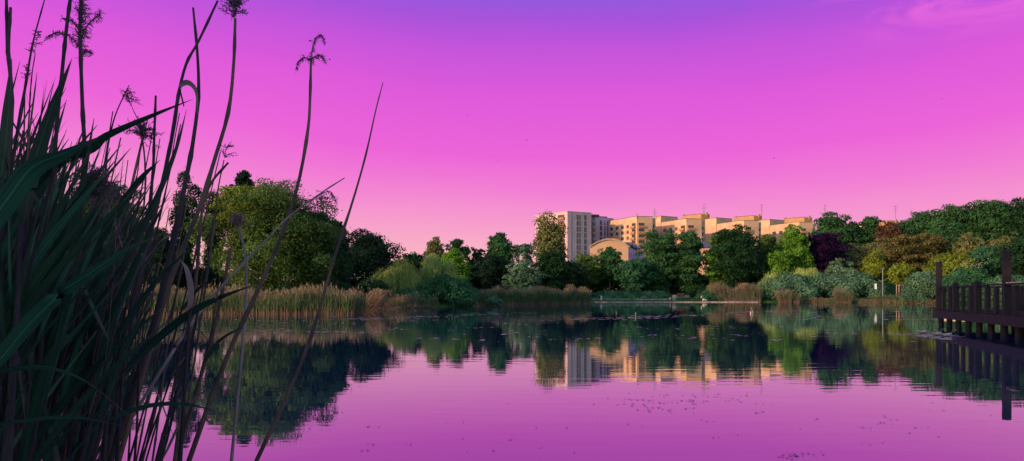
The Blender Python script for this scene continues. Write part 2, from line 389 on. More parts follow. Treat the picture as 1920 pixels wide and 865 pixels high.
# stepped yellow block: one module, repeated along the street
ZY = 33.0   # height of the main roof above the block's foot (z=5)
def yellow_module(full=True):
    t = empty('apartment_block', (0, 0, 5))
    C, Lp, Rp = (0, 0), (-11.3, 24), (7.8, 2.2)
    m = MB(); m.prism([C, Lp, (-3.5, 26.2), Rp], -2, ZY, 0, 1)
    m.prism([(7.2, 3.8), (9.7, 4.5), (-1, 28.5), (-3.5, 27.8)], -2, ZY-.4, 0, 1)
    if full: m.prism([(-8.6, 17.4), (-12.3, 25.2), (-3, 31), (1.1, 23.4)], -2, ZY+3.1, 0, 1)
    m.build('wall', [M['cream'], M['roofing']], t)
    if full:
        m = MB(); m.prism([(15.4, 33), (7.6, 42), (13, 46), (20.1, 34.5)], -2, ZY+5.9, 0, 1); rt = m.build('roof_tower', [M['ochre'], M['roofing']], t)
        m = MB(); face_box(m, (15.4, 33), (20.1, 34.5), 0, 3.2, ZY+5.6, 1.0, 2.2, .5, .5); m.build('chimney', M['ochre'], t)
        m = MB(); face_box(m, (15.4, 33), (7.6, 42), 0, 11, ZY+6.3, .8, .8, .3, .6); m.build('chimney', M['ochre'], t)
    for p, q_, zz in ((C, Lp, ZY), (C, Rp, ZY), ((-8.6, 17.4), (1.1, 23.4), ZY+3.1), ((-8.6, 17.4), (-12.3, 25.2), ZY+3.1), ((15.4, 33), (7.6, 42), ZY+5.9)):
        if not full and zz > ZY: continue
        m = MB(); ln = math.dist(p, q_); face_box(m, p, q_, 0, ln/2, zz+.06, ln+.1, .16, .1, .3); m.build('parapet', M['roofing'], t)
    for fl in range(7):
        z = ZY-4.2-fl*2.75
        for s_ in (7.5, 12.0, 16.6, 21.5):
            window(t, C, Lp, s_, z, 2.3 if s_ != 7.5 else 1.8, 1.5)
        balcony(t, C, Lp, 2.6, z-1.2, 3.6, 1.1, M['balc'])
        balcony(t, C, Rp, 2.4, z-1.2, 3.4, .5, M['balc'])
        if fl < 5: window(t, (7.2, 3.8), (9.7, 4.5), 1.6, z, .9, 1.4, mull=0)
    if full: window(t, C, Lp, 22.5, ZY+1.0, 1.5, 1.3)
    return t
proto = yellow_module(); first = yellow_module(False)
spots = [((wx(1194, 350), 350), 'yellow sunlit block nearest the tower, with orange balconies'),
         ((82.2, 352), 'yellow stepped block second from the tower, behind the big lime tree'),
         ((111.9, 360), 'yellow stepped block third from the tower, its roof above the darkest tree'),
         ((141.6, 368), 'yellow block whose ochre roof just shows above the purple beech'),
         ((197.5, 386), 'farthest yellow block, only its roof showing above the rusty tree')]
for i, ((x, y), lab) in enumerate(spots):
    o = first if i == 0 else proto if i == 1 else copy_tree(proto)
    o.location = (x, y, 5 if i != 0 else 5.9); tag(o, lab, 'apartment block', 'stepped yellow apartment blocks')
    if i == 0:
        p, q_ = (-14.2, 20), (-9.6, 24.4)
        m = MB(); m.prism([p, q_, (-12, 30), (-17, 27)], -2, ZY-1.5, 0, 1); m.build('wing', [M['ochre'], M['roofing']], o)
        for fl in range(6): balcony(o, p, q_, 3.0, ZY-5.6-fl*2.75, 4.5, 1.2, M['ochre'])
# roof aerials
def aerial(px, r0, r1, Y, lab, arms):
    z0, z1 = wz(r1, Y), wz(r0, Y); t = empty('roof_aerial', (wx(px, Y), Y, z0), lab, 'aerial', 'thin aerials on the yellow roofs'); h = z1-z0
    m = MB(); m.tube([(0, 0, -1), (0, 0, h)], [.16, .12], 5); m.build('mast', M['metal'], t)
    for k, ww in arms:
        m = MB(); m.box((0, 0, h*k), (ww, .12, .12)); m.box((0, 0, h*k-.4), (ww*.6, .1, .1))
        m.build('antenna', M['metal'], t)
aerial(1227.5, 391, 407, 372, 'crossed aerial left of centre above the first yellow block', ((.9, 1.0), (.6, 2.2), (.35, 2.6)))
aerial(1194.5, 400, 406, 350, 'very short aerial at the corner of the first yellow block', ((.8, .8),))
aerial(1320, 382, 402, 392, 'tall aerial with a wide cross bar on the second yellow block', ((.95, 1.2), (.6, 3.2), (.3, 1.6)))
aerial(1428, 383, 404, 400, 'tall notched aerial on the third yellow block', ((.92, 1.6), (.7, 1.6), (.5, 1.2)))
aerial(1546.5, 384, 406, 405, 'aerial standing alone above the trees right of the purple beech', ((.95, 1.6), (.7, 1.8), (.5, 1.4)))
aerial(1679, 385, 408, 420, 'rightmost aerial, above the rusty tree', ((.92, 3.0), (.7, 2.4), (.5, 1.5)))

# hall with the curved gable
t = empty('arched_hall', (wx(1142, 251), 251, 5), 'low tan hall with curved gable and dormered side wing', 'hall')
ga, gb = (wx(1106, 252), 252.), (wx(1178, 250), 250.); dv = (12.5, 40.)
zs, zc = wz(463, 251), wz(450, 251)
m = MB(); n = 17; prof = []
for i in range(n):
    u = i/(n-1); prof.append((ga[0]+(gb[0]-ga[0])*u, ga[1]+(gb[1]-ga[1])*u, zs+(zc-zs)*(1-(2*u-1)**2)))
fr_ = [(ga[0], ga[1], 3)]+prof+[(gb[0], gb[1], 3)]
m.add(fr_, [tuple(range(len(fr_)))[::-1]])
m.add([(gb[0], gb[1], 3), (gb[0], gb[1], zs), (gb[0]+dv[0], gb[1]+dv[1], zs), (gb[0]+dv[0], gb[1]+dv[1], 3)], [(0, 3, 2, 1)], 1)  # side wall in shade, its lilac tone painted on
m.add([(ga[0], ga[1], 3), (ga[0], ga[1], zs), (ga[0]+dv[0], ga[1]+dv[1], zs), (ga[0]+dv[0], ga[1]+dv[1], 3)], [(0, 1, 2, 3)])
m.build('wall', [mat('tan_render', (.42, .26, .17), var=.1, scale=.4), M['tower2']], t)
m = MB(); c_ = 1.06
o1 = []
for i in range(n):
    u = -.03+1.06*i/(n-1); o1.append((ga[0]+(gb[0]-ga[0])*u, ga[1]+(gb[1]-ga[1])*u-.5, zs-.05+(zc-zs)*(1-(2*u-1)**2)))
V = []
for p in o1: V += [p, (p[0], p[1], p[2]+.45), (p[0]+dv[0], p[1]+dv[1], p[2]+.45)]
m.add(V, [(3*i, 3*i+3, 3*i+4, 3*i+1) for i in range(n-1)]+[(3*i+1, 3*i+4, 3*i+5, 3*i+2) for i in range(n-1)], 0)
m.m[-(n-1):] = [1]*(n-1)
m.build('roof', [M['stone'], M['slate']], t)
window(t, ga, gb, 2.9, zs-1.4, .7, 1.2)
for k, sd_ in enumerate((5, 14, 24)):
    d = Vector(dv).normalized(); px_ = gb[0]+d.x*sd_; py_ = gb[1]+d.y*sd_
    m = MB(); r = 1.5; nrm = Vector((d.y, -d.x)); V = []
    for dpt in (.8, -2.5):
        for i in range(9):
            a = math.pi*i/8; V.append((px_+d.x*math.cos(a)*r+nrm.x*dpt, py_+d.y*math.cos(a)*r+nrm.y*dpt, zs+.3+math.sin(a)*r))
    m.add(V, [tuple(range(9))]+[(i, i+1, i+10, i+9) for i in range(8)]); do = m.build('dormer', M['slate'], t)
    p = MB(); c0 = (px_+nrm.x*.86, py_+nrm.y*.86); p.box((c0[0], c0[1], zs+.9), (1.3, .06, 1.0), (d.x, d.y)); p.build('pane', M['glass'], do)
for sd_ in range(3, 30, 4):
    window(t, gb, (gb[0]+dv[0], gb[1]+dv[1]), sd_, zs-2.6, 1.1, 1.6, M['tower2'])
Off(t).fix()
t = empty('terrace_block', (wx(1150, 290), 290, 5), 'red brick parapet showing behind the curved gable', 'building')
m = MB(); zz = wz(447, 290); m.prism([(wx(1136, 290), 290), (wx(1160, 290), 290), (wx(1160, 290), 300), (wx(1136, 290), 300)], 3, zz, 0, 0); m.build('wall', M['brick'], t); Off(t).fix()
t = empty('small_house', (wx(1323, 240), 240, 5), 'pale low house with blue roof seen between the dark trees', 'house')
m = MB(); m.prism([(wx(1302, 240), 240), (wx(1336, 240), 240), (wx(1336, 240), 250), (wx(1302, 240), 250)], 2, wz(464, 240)); m.build('wall', M['cream'], t)
m = MB(); za, zb = wz(464, 240), wz(456, 240)+.8; xa_, xb_ = wx(1300, 240), wx(1338, 240)
m.add([(xa_, 239.3, za), (xb_, 239.3, za), (xb_, 250.7, za), (xa_, 250.7, za), (xa_+1, 245, zb), (xb_-1, 245, zb)], [(0, 1, 5, 4), (2, 3, 4, 5), (1, 2, 5), (3, 0, 4), (3, 2, 1, 0)])
m.build('roof', M['slate'], t)
for s_ in (1.6, 4): 
    for z in (wz(475, 240), wz(492, 240)): window(t, (wx(1302, 240), 240), (wx(1336, 240), 240), s_, z, 1, 1.4)
Off(t).fix()

# ------------------------------------------------------------------ trees
def leaves_on(cen, rad, nl, size, flat=.8, elong=1.5, droop=0., r=rng, shell=(.55, 1.08)):
    """cards scattered over a set of clumps; cen (k,3), rad (k,3)"""
    k = len(cen); w_ = (rad[:, 0]**2); w_ = w_/w_.sum()
    i = r.choice(k, nl, p=w_); d = unit(r.normal(size=(nl, 3))); d[:, 2] = np.where((d[:, 2] < -.2) & (r.random(nl) < .5), -d[:, 2], d[:, 2])
    rr = r.uniform(shell[0], shell[1], (nl, 1))**.6
    p = cen[i]+d*rad[i]*rr+r.normal(size=(nl, 3))*size*.4
    nrm = unit(d*1.0+r.normal(size=(nl, 3))*.5+np.array([0, 0, .25]))
    a = unit(np.cross(nrm, r.normal(size=(nl, 3)))); a[:, 2] -= droop; a = unit(a); b = np.cross(nrm, a)
    s_ = size*r.uniform(.55, 1.35, (nl, 1)); e = elong
    return np.stack([p-a*s_*e/2, p+b*s_*.5, p+a*s_*e/2, p-b*s_*.5], 1)
def crown_clumps(w_, h_, style, r):
    """clump centres and radii in a crown box of width w_, height h_, z from 0 to h_"""
    C, R = [], []; fa, fb = r.uniform(0, 6.28, 2)
    if style in ('round', 'layered', 'sparse', 'egg'):
        nb = {'round': 74, 'layered': 70, 'sparse': 34, 'egg': 60}[style]
        for _ in range(nb):
            u = r.random(); a = r.uniform(0, 6.28); rr = r.uniform(.12, 1.)**.5
            prof = (1-abs(2*u-1)**2.1)**.5*(1.0 if style != 'egg' else (1.05-.4*u))*r.uniform(.80, 1.12)*(1+.13*math.sin(2*a+fa)+.10*math.sin(3*a+u*7+fb))
            br = w_*r.uniform(.075, .16)
            x, y = math.cos(a)*rr*(w_/2-br*.8)*prof, math.sin(a)*rr*(w_/2-br*.8)*prof
            z = br*.5+u*(h_-br*1.2)*(1+.05*math.sin(a*2+fb)-.03)
            C.append((x, y, z)); R.append((br*1.1, br*1.1, br*(.42 if style == 'layered' else .62)))
        for _ in range(22 if style in ('round', 'egg') else 12):      # boughs that stick out of the outline
            u = r.uniform(.25, 1.0); a = r.uniform(0, 6.28); br = w_*r.uniform(.04, .085)
            prof = (1-abs(2*u-1)**2.1)**.5*(1.0 if style != 'egg' else (1.05-.4*u))*r.uniform(.90, 1.05)
            C.append((math.cos(a)*w_/2*prof*.93, math.sin(a)*w_/2*prof*.95, u*h_*.985)); R.append((br*1.2, br*1.2, br*.7))
    elif style == 'poplar':
        for i in range(26):
            u = r.random(); br = w_*r.uniform(.14, .26); ww = w_/2*math.sin(math.pi*min(1, .18+.8*(1-u)))**.6*.62
            a = r.uniform(0, 6.28); C.append((math.cos(a)*ww*r.random(), math.sin(a)*ww*r.random(), h_*(.05+.88*u))); R.append((br, br, br*1.6))
    elif style == 'dome':
        for _ in range(60):
            a = r.uniform(0, 6.28); u = r.random()**.6; el = r.uniform(0, 1); br = w_*r.uniform(.07, .13)
            rr = (w_/2-br*.8)*math.sqrt(max(0, 1-el*el*.95)); C.append((math.cos(a)*rr*r.uniform(.75, 1), math.sin(a)*rr*r.uniform(.75, 1), max(br*.4, el*(h_-br*.8)))); R.append((br, br, br*.85))
    elif style == 'column2':
        for _ in range(34):
            u = r.random(); a = r.uniform(0, 6.28); br = w_*r.uniform(.1, .2); ww = (w_/2-br)*(.55+.45*math.sin(math.pi*min(1, u*1.1)))
            q_ = math.sqrt(r.random()); C.append((math.cos(a)*ww*q_, math.sin(a)*ww*q_, br*.5+u*(h_-br*1.1))); R.append((br, br, br*.9))
    return np.array(C), np.array(R)
def willow_cards(w_, h_, nl, size, r):
    a = r.uniform(0, 2*math.pi, nl); el = r.uniform(.0, 1, nl); lob = 1+.10*np.sin(a*5+1)+.06*np.sin(a*11)
    # domed sprays hang from branch tops in strands
    ns = nl//9; nb = 26; ba = r.uniform(0, 2*math.pi, nb); bq = np.sqrt(r.uniform(.0, 1, nb)); br_ = w_*r.uniform(.09, .17, nb)
    bx_ = np.cos(ba)*bq*(w_/2-br_*.7); by_ = np.sin(ba)*bq*(w_/2-br_*.7); bt = h_*(1-.5*bq**2.0)*r.uniform(.82, 1.0, nb)
    i_ = r.integers(0, nb, ns); sq = np.sqrt(r.random(ns)); s2a = r.uniform(0, 2*math.pi, ns)
    top = bt[i_]-br_[i_]*.9*sq**2; ln = r.uniform(.2, .62, ns)*h_
    xx = bx_[i_]+np.cos(s2a)*sq*br_[i_]; yy = by_[i_]+np.sin(s2a)*sq*br_[i_]; sa = np.arctan2(yy, xx); rr = np.hypot(xx, yy)*2/w_
    V = []
    lump = 1
    x0 = np.cos(sa)*rr*w_/2*lump; y0 = np.sin(sa)*rr*w_/2*lump
    for j in range(9):
        u = (j+r.random(ns))/9; z = np.maximum(top-ln*u, .2); sw = r.normal(size=ns)*size*.5
        p = np.stack([x0*(1+.10*u)+sw, y0*(1+.1*u)+sw*.3, z], 1)
        ax = unit(np.stack([r.normal(size=ns)*.16, r.normal(size=ns)*.16, -np.ones(ns)], 1)); nn = unit(np.stack([x0, y0, r.normal(size=ns)*.3], 1)+r.normal(size=(ns, 3))*.4); b = unit(np.cross(ax, nn))
        s1 = size*r.uniform(1.4, 2.6, (ns, 1)); s2 = size*r.uniform(.22, .5, (ns, 1))
        V.append(np.stack([p-ax*s1/2, p+b*s2/2, p+ax*s1/2, p-b*s2/2], 1))
    return np.concatenate(V)
def tree(px, top, width, bottom, Y, style, kind, label, cat='tree', group=None, name='tree', dens=1.0, lean=0., trunk=True, twotone=None, cardpx=1.35, ground_row=None):
    if not trunk: cardpx = 1.15; dens *= .85
    r = np.random.default_rng(int(px*7+top*3+Y)); x = wx(px, Y); g0 = H(x, Y)-.15
    w_ = width/F*Y*1.17; zt = wz(top, Y)-g0; zb = max(.1, wz(bottom, Y)-g0); h_ = max(zt-zb, w_*.3)
    zb = zt-h_
    t = empty(name, (x, Y, g0), label, cat, group)
    px_m = 1.875/F*Y; size = max(.07, cardpx*px_m)
    area = w_*h_/(px_m**2)
    nl = int(min(70000, 3.2*area*dens*(1.55/cardpx)**2)+250)
    if style == 'willow': V = willow_cards(w_, h_, int(nl*1.3), size, r); C = None
    else:
        C, R = crown_clumps(w_, h_, style, r)
        V = leaves_on(C, R, nl, size, r=r, elong=1.5, shell=(.62, 1.06))
        if style not in ('sparse', 'poplar'):       # loose inner foliage so the crown is not hollow
            C2 = np.array([[0, 0, h_*.5]]); R2 = np.array([[w_*.29, w_*.29, h_*.38]])
            V = np.concatenate([V, leaves_on(C2, R2, int(nl*.4), size*1.5, r=r, shell=(.1, 1))])
        nt_ = int(nl*.09)                             # stray outer twigs break the outline
        V = np.concatenate([V, leaves_on(C, R*1.38, nt_, size*.85, r=r, shell=(.8, 1.1))])
    V = V+np.array([0, 0, zb])
    V[:, :, 0] += lean*(V[:, :, 2]/max(zt, 1))
    quads('crown' if trunk else 'foliage', V, leaf(kind), t)
    if trunk:
        tr = MB(); tw = max(.10, min(.45, h_*.022+.05)); zz = zb+h_*.55
        wob = [(r.normal()*.25*k_, r.normal()*.25*k_) for k_ in (0, .5, 1, 1.2)]
        tr.tube([(wob[i][0]+lean*k_*.6, wob[i][1], zz*k_) for i, k_ in enumerate((0, .35, .7, 1))], [tw*1.25, tw, tw*.75, tw*.35], 7)
        if C is not None:
            for i in r.choice(len(C), min(9, len(C)), replace=False):
                c = C[i]; st = zz*r.uniform(.4, .85)
                e = Vector((c[0], c[1], c[2]+zb)); s0 = Vector((0, 0, min(st, e.z-.3))); mid = s0.lerp(e, .5)+Vector((r.normal()*.3, r.normal()*.3, .2*h_*.3))
                tr.tube([s0, mid, e], [tw*.42, tw*.26, tw*.08], 5)
        else:
            for i in range(6):
                a = i*1.05; e = Vector((math.cos(a)*w_*.3, math.sin(a)*w_*.3, zb+h_*.75)); s0 = Vector((0, 0, zz*.5)); tr.tube([s0, s0.lerp(e, .5)+Vector((0, 0, h_*.1)), e], [tw*.4, tw*.25, tw*.08], 5)
        tr.build('trunk', M['bark'], t, smooth=True)
    else:
        st = MB()
        for i in range(6):
            a = r.uniform(0, 6.28); e = Vector((math.cos(a)*w_*.25, math.sin(a)*w_*.25, zt*.7)); st.tube([(e.x*.1, e.y*.1, 0), e*.5+Vector((0, 0, zt*.1)), e], [.05, .04, .015], 5)
        st.build('stem', M['bark'], t)
    return t
TR = 'trees round the lake'
trees = [
 (-60, 300, 200, 540, 92, 'round', 'dark', 'dark tree at the far left edge behind the reeds'),
 (70, 350, 170, 545, 88, 'round', 'green', 'green tree behind the thick leaves at the left edge'),
 (190, 330, 165, 545, 90, 'round', 'green', 'round green tree showing through the reeds at left'),
 (345, 312, 62, 535, 92, 'poplar', 'dark', 'narrow dark poplar left of the big yellow-green tree'),
 (300, 430, 90, 550, 84, 'round', 'dark', 'low dark tree at the foot of the narrow poplar'),
 (402, 342, 52, 520, 96, 'poplar', 'dark', 'narrow dark tree touching the left of the big yellow-green tree'),
 (456, 316, 50, 420, 104, 'egg', 'navy', 'dark treetop poking above the big yellow-green tree'),
 (632, 412, 52, 545, 104, 'egg', 'navy', 'thin dark tree just right of the big yellow-green tree'),
 (692, 433, 112, 535, 121, 'round', 'navy', 'round nearly black tree right of the big yellow-green tree'),
 (768, 470, 52, 540, 158, 'round', 'dark', 'small dark treetop between the black tree and the willows'),
 (816, 443, 46, 530, 172, 'egg', 'hazel', 'yellow-brown rounded treetop behind the weeping willows'),
 (855, 449, 50, 535, 168, 'sparse', 'dark', 'thin dark tree right of the yellow-brown treetop'),
 (893, 463, 42, 540, 172, 'sparse', 'dark', 'open dark tree with sky showing left of the tall chestnut'),
 (852, 466, 62, 556, 150, 'egg', 'bright', 'fresh green tree right of the willows'),
 (936, 438, 66, 520, 172, 'egg', 'green', 'tall round-topped chestnut standing alone against the sky'),
 (924, 478, 66, 550, 164, 'round', 'navy', 'dense blackish tree in front of the tall chestnut'),
 (984, 455, 48, 535, 205, 'sparse', 'grey', 'thin grey birch between the chestnut and the tower'),
 (1031, 403, 78, 510, 262, 'column2', 'hazel', 'tall open poplar in front of the tower', 'tree', None, 'tree', .5),
 (979, 490, 62, 553, 152, 'round', 'grey', 'silver-grey willow left of the dark maple'),
 (1036, 466, 74, 553, 172, 'round', 'dark', 'dark maple below the tower'),
 (1072, 490, 50, 550, 200, 'round', 'navy', 'dark low tree behind the small lime with a bare trunk'),
 (1100, 476, 60, 536, 206, 'round', 'olive', 'small lime with a bare trunk below the curved gable'),
 (1143, 462, 52, 532, 207, 'layered', 'green', 'open layered tree with a forked trunk before the gable'),
 (1187, 482, 64, 548, 203, 'round', 'teal', 'blue-green rounded tree right of the forked tree'),
 (1240, 429, 88, 553, 209, 'layered', 'green', 'large layered lime left of the house gap, the left one of the pair'),
 (1290, 432, 72, 554, 208, 'layered', 'green', 'large layered lime, the right one of the pair beside the gap'),
 (1346, 440, 46, 540, 206, 'round', 'bright', 'bright green tree leaning on the dark chestnut'),
 (1380, 424, 92, 540, 200, 'round', 'dark', 'big dark tree with bare limbs showing below the yellow roofs'),
 (1438, 440, 56, 540, 212, 'egg', 'olive', 'drooping olive tree right of the big dark tree'),
 (1488, 419, 66, 530, 204, 'egg', 'bright', 'tall bright yellow-green tree left of the purple beech'),
 (1460, 470, 40, 530, 198, 'round', 'bright', 'small bright tree below the tall yellow-green one'),
 (1546, 432, 74, 512, 206, 'round', 'purple', 'dark purple beech, the only purple crown'),
 (1558, 401, 92, 500, 242, 'round', 'green', 'broad green treetop behind the purple beech'),
 (1628, 408, 62, 500, 242, 'round', 'green', 'green round treetop left of the rusty tree'),
 (1668, 414, 52, 500, 236, 'round', 'rust', 'rusty red-brown tree on the hillside'),
 (1600, 455, 74, 530, 212, 'round', 'hazel', 'brownish tree right of the purple beech'),
 (1652, 447, 70, 520, 222, 'layered', 'hazel', 'brown-green tree below the rusty one'),
 (1692, 440, 76, 530, 213, 'sparse', 'brown', 'bronze pine in the middle of the hillside'),
 (1738, 436, 74, 530, 216, 'layered', 'brown', 'bronze-brown tree right of the bronze pine'),
 (1575, 487, 62, 545, 200, 'sparse', 'grey', 'low grey-green shrub tree under the purple beech'),
 (1640, 470, 48, 545, 196, 'egg', 'yellow', 'yellow-green young tree left of the lamp post'),
 (1690, 494, 44, 536, 188, 'round', 'yellow', 'small yellow-green tree inside the wooden guard'),
 (1735, 395, 74, 480, 240, 'round', 'green', 'green treetop left of the hill crest'),
 (1775, 385, 92, 490, 234, 'round', 'green', 'large green treetop on the hill left of the crest'),
 (1858, 371, 104, 480, 232, 'round', 'green', 'highest green tree on the hill crest'),
 (1925, 373, 90, 490, 222, 'round', 'dark', 'dark tree on the crest at the right edge'),
 (1815, 438, 56, 520, 206, 'round', 'hazel', 'brown-topped tree above the domed bush'),
 (1882, 436, 80, 530, 200, 'layered', 'hazel', 'broad yellowish tree left of the tall pier post'),
 (1848, 462, 90, 545, 190, 'round', 'teal', 'blue-green tree behind the elder bushes'),
 (1785, 472, 100, 540, 184, 'dome', 'yellow', 'domed yellow-green tree left of the pier posts'),
 (1940, 440, 110, 550, 180, 'round', 'dark', 'dark tree at the right edge behind the pier'),
 (660, 462, 80, 550, 134, 'round', 'dark', 'shaded dark tree filling the gap left of the nearly black tree'),
 (738, 488, 60, 550, 150, 'round', 'dark', 'dark tree between the nearly black tree and the left willow'),
 (790, 482, 60, 550, 160, 'round', 'green', 'green tree between the two willow tops'),
 (1700, 412, 60, 500, 244, 'round', 'green', 'green treetop just right of the rusty tree'),
 (1592, 414, 50, 500, 246, 'round', 'dark', 'dark treetop between the two round green hill trees'),
 (1815, 384, 70, 490, 238, 'layered', 'dark', 'dark layered treetop left of the highest hill tree'),
 (1892, 380, 60, 490, 236, 'layered', 'green', 'layered treetop right of the highest hill tree'),
 (2050, 400, 160, 550, 190, 'round', 'green', 'green tree beyond the right edge of the view'),
]
for a in trees:
    t = tree(*a); t['group'] = TR
tree(512, 338, 238, 556, 78, 'round', 'olive', 'biggest tree, wide and yellow-green, on the left bank', group=TR, dens=.8)
tree(585, 396, 128, 556, 82, 'round', 'green', 'lower green tree merged with the right side of the biggest tree', group=TR)
tree(452, 345, 90, 460, 76, 'round', 'yellow', 'yellowest crown leaning on the left of the biggest tree', group=TR)
for a in [(745, 478, 96, 562, 117, 'left weeping willow of the pair'), (819, 467, 88, 560, 122, 'right, taller weeping willow of the pair'),
          (1455, 498, 70, 560, 196, 'low weeping willow above the right reed bed'), (1512, 490, 90, 556, 197, 'broad yellow weeping willow below the purple beech')]:
    tree(*a[:5], 'willow', 'willow', a[5], group='weeping willows', name='willow_tree')
# dark wood closing the view behind the first row
dkl = '''biggest tree at its right foot|nearly black round tree|left weeping willow|fresh green tree|thin dark tree|silver-grey willow|dark maple|small lime|lime and the layered tree|blue-green rounded tree|left layered lime|right layered lime|gap with the small house|big dark tree|drooping olive tree|low weeping willow|yellow weeping willow|brownish tree by the beech|lamp post|bronze-brown tree|domed yellow-green tree|elder bushes|pier at the right edge|narrow dark poplars|round tree in the reeds|thick leaves at the left|far left leaf tips'''.split('|')
dk = [(620, 500, 90, 130), (720, 512, 90, 140), (800, 505, 90, 165), (870, 505, 80, 175), (905, 512, 70, 178), (960, 515, 60, 180), (1010, 508, 70, 190), (1060, 512, 70, 210), (1110, 515, 70, 212),
      (1160, 512, 70, 214), (1215, 505, 70, 212), (1268, 505, 60, 212), (1318, 520, 46, 222), (1360, 510, 60, 222), (1415, 500, 70, 226), (1470, 505, 70, 222), (1530, 500, 70, 224), (1590, 500, 80, 226),
      (1650, 500, 80, 224), (1710, 500, 80, 224), (1770, 500, 80, 215), (1840, 500, 90, 210), (1910, 500, 90, 200), (380, 505, 110, 90), (260, 500, 120, 90), (130, 500, 140, 92), (0, 500, 140, 92)]
for i, (p, tp, w_, Y) in enumerate(dk):
    tree(p, tp-6, w_*1.15, 556, Y+(6 if 190 < Y < 230 else 0), 'round', 'navy' if i % 2 else 'dark', 'shaded dark understorey tree behind the '+dkl[i], group='dark understorey trees', dens=.8)

# shrubs on the banks
shr = [
 (836, 512, 122, 580, 114, 'dome', 'teal', 'big domed dark bush at the water right of the willows'),
 (700, 525, 90, 580, 100, 'dome', 'dark', 'dark bush with white blossom below the black tree'),
 (770, 540, 90, 578, 108, 'dome', 'teal', 'low bush below the left willow'),
 (640, 530, 60, 575, 96, 'dome', 'dark', 'dark bush behind the end of the left reed bed'),
 (905, 545, 70, 574, 124, 'dome', 'grey', 'grey-green bush at the left end of the middle reed bed'),
 (990, 540, 120, 570, 150, 'dome', 'grey', 'long grey bush behind the middle reed bed'),
 (1345, 528, 50, 566, 192, 'dome', 'hazel', 'pale brownish bush at the left end of the right reed bed'),
 (1478, 512, 128, 569, 194, 'dome', 'bluegreen', 'big blue-green willow bush right of the right reed bed'),
 (1545, 513, 104, 569, 193, 'dome', 'bluegreen', 'middle blue-green willow bush at the water'),
 (1602, 511, 100, 570, 190, 'dome', 'bluegreen', 'blue-green willow bush left of the lamp post'),
 (1735, 507, 80, 570, 164, 'dome', 'bluegreen', 'blue-green bush between the tree guard and the pier'),
 (1815, 502, 100, 572, 152, 'dome', 'teal', 'bright green elder behind the left part of the pier'),
 (1890, 515, 90, 574, 146, 'dome', 'bluegreen', 'green bush behind the right part of the pier'),
 (1980, 510, 110, 575, 140, 'dome', 'teal', 'green bush behind the pier at the right edge'),
 (1315, 543, 44, 562, 196, 'dome', 'dark', 'low dark bush behind the person with the dog'),
 (1296, 546, 28, 556, 200, 'dome', 'dark', 'small dark bush right of the red bench'),
 (1330, 545, 50, 567, 190, 'dome', 'teal', 'low green bush right of the white dog'),
 (120, 540, 200, 600, 72, 'dome', 'dark', 'dark bush on the left bank behind the foreground reeds'),
 (-40, 530, 200, 600, 72, 'dome', 'dark', 'dark bush at the far left of the left bank')]
for a in shr: tree(*a, cat='bush', group='bushes along the banks', name='bush', trunk=False, dens=1.1)
hedge = [(1122, 548, 30), (1145, 546, 36), (1168, 546, 38), (1192, 547, 36), (1214, 546, 36), (1236, 545, 34), (1250, 549, 20), (1132, 554, 28), (1158, 555, 28), (1183, 554, 30), (1205, 555, 26), (1228, 554, 30)]
hl = ['left end bush of the upper hedge', 'second bush of the upper hedge', 'third bush of the upper hedge', 'fourth bush of the upper hedge', 'fifth bush of the upper hedge', 'sixth, tallest bush of the upper hedge', 'small bush ending the upper hedge by the paved slope',
      'leftmost bush of the lower row above the stone wall', 'second bush of the lower row above the wall', 'middle bush of the lower row above the wall', 'fourth bush of the lower row above the wall', 'rightmost bush of the lower row above the wall']
for i, (p, tp, w_) in enumerate(hedge):
    tree(p, tp, w_, 566, 196 if i < 7 else 192.6, 'dome', ('teal', 'bluegreen', 'hedge')[i % 3] if i < 7 else 'hedge', hl[i], cat='bush', group='hedge above the stone wall', name='bush', trunk=False, dens=1.3)
# white blossom sprays on elder and hawthorn
def blossom(px, row, w_, h_, Y, n, lab):
    r = np.random.default_rng(px); c = np.array([wx(px, Y), Y, wz(row, Y)]); sw = w_/F*Y; sh = h_/F*Y
    p = np.stack([r.normal(size=n)*sw*.4, r.normal(size=n)*.5, r.normal(size=n)*sh*.4], 1)
    nn = unit(r.normal(size=(n, 3))+np.array([0, -.3, 1])); a = unit(np.cross(nn, r.normal(size=(n, 3)))); b = np.cross(nn, a); s_ = .085
    V = np.stack([p-a*s_, p+b*s_, p+a*s_, p-b*s_], 1)+c
    o = quads('blossom', V, M['bloss']); tag(o, lab, 'blossom', kind='stuff'); return o
blossom(1828, 495, 44, 16, 148, 110, 'white elder blossom sprinkled over the bush behind the pier')
blossom(683, 522, 26, 14, 96, 45, 'white hawthorn blossom on the dark bush')

# shade trees behind and left of the viewer, last two added to shade pier
for i, (x, y, h_, w_, lb) in enumerate([(-16, -11, 13, 11, 'nearest'), (-26, -9, 14, 12, 'second'), (-30, -22, 15, 12, 'third'), (-14, -22, 15, 12, 'fourth'), (-40, -6, 13, 12, 'fifth'), (-31, 3, 19, 13, 'added tall waterside shade, sixth'), (-38, -2, 18, 13, 'added shade, seventh')]):
    r = np.random.default_rng(50+i); t = empty('tree', (x, y, 0), 'tree on the near bank outside the view, '+lb+' from the reeds', 'tree', 'trees behind the viewer')
    C, R = crown_clumps(w_, h_*.8, 'round', r); quads('crown', leaves_on(C, R, 7000, .42, r=r)+np.array([0, 0, h_*.2]), leaf('dark'), t)
    m = MB(); m.tube([(0, 0, 0), (.1, 0, h_*.4), (0, .1, h_*.7)], [.3, .22, .08], 7); m.build('trunk', M['bark'], t)

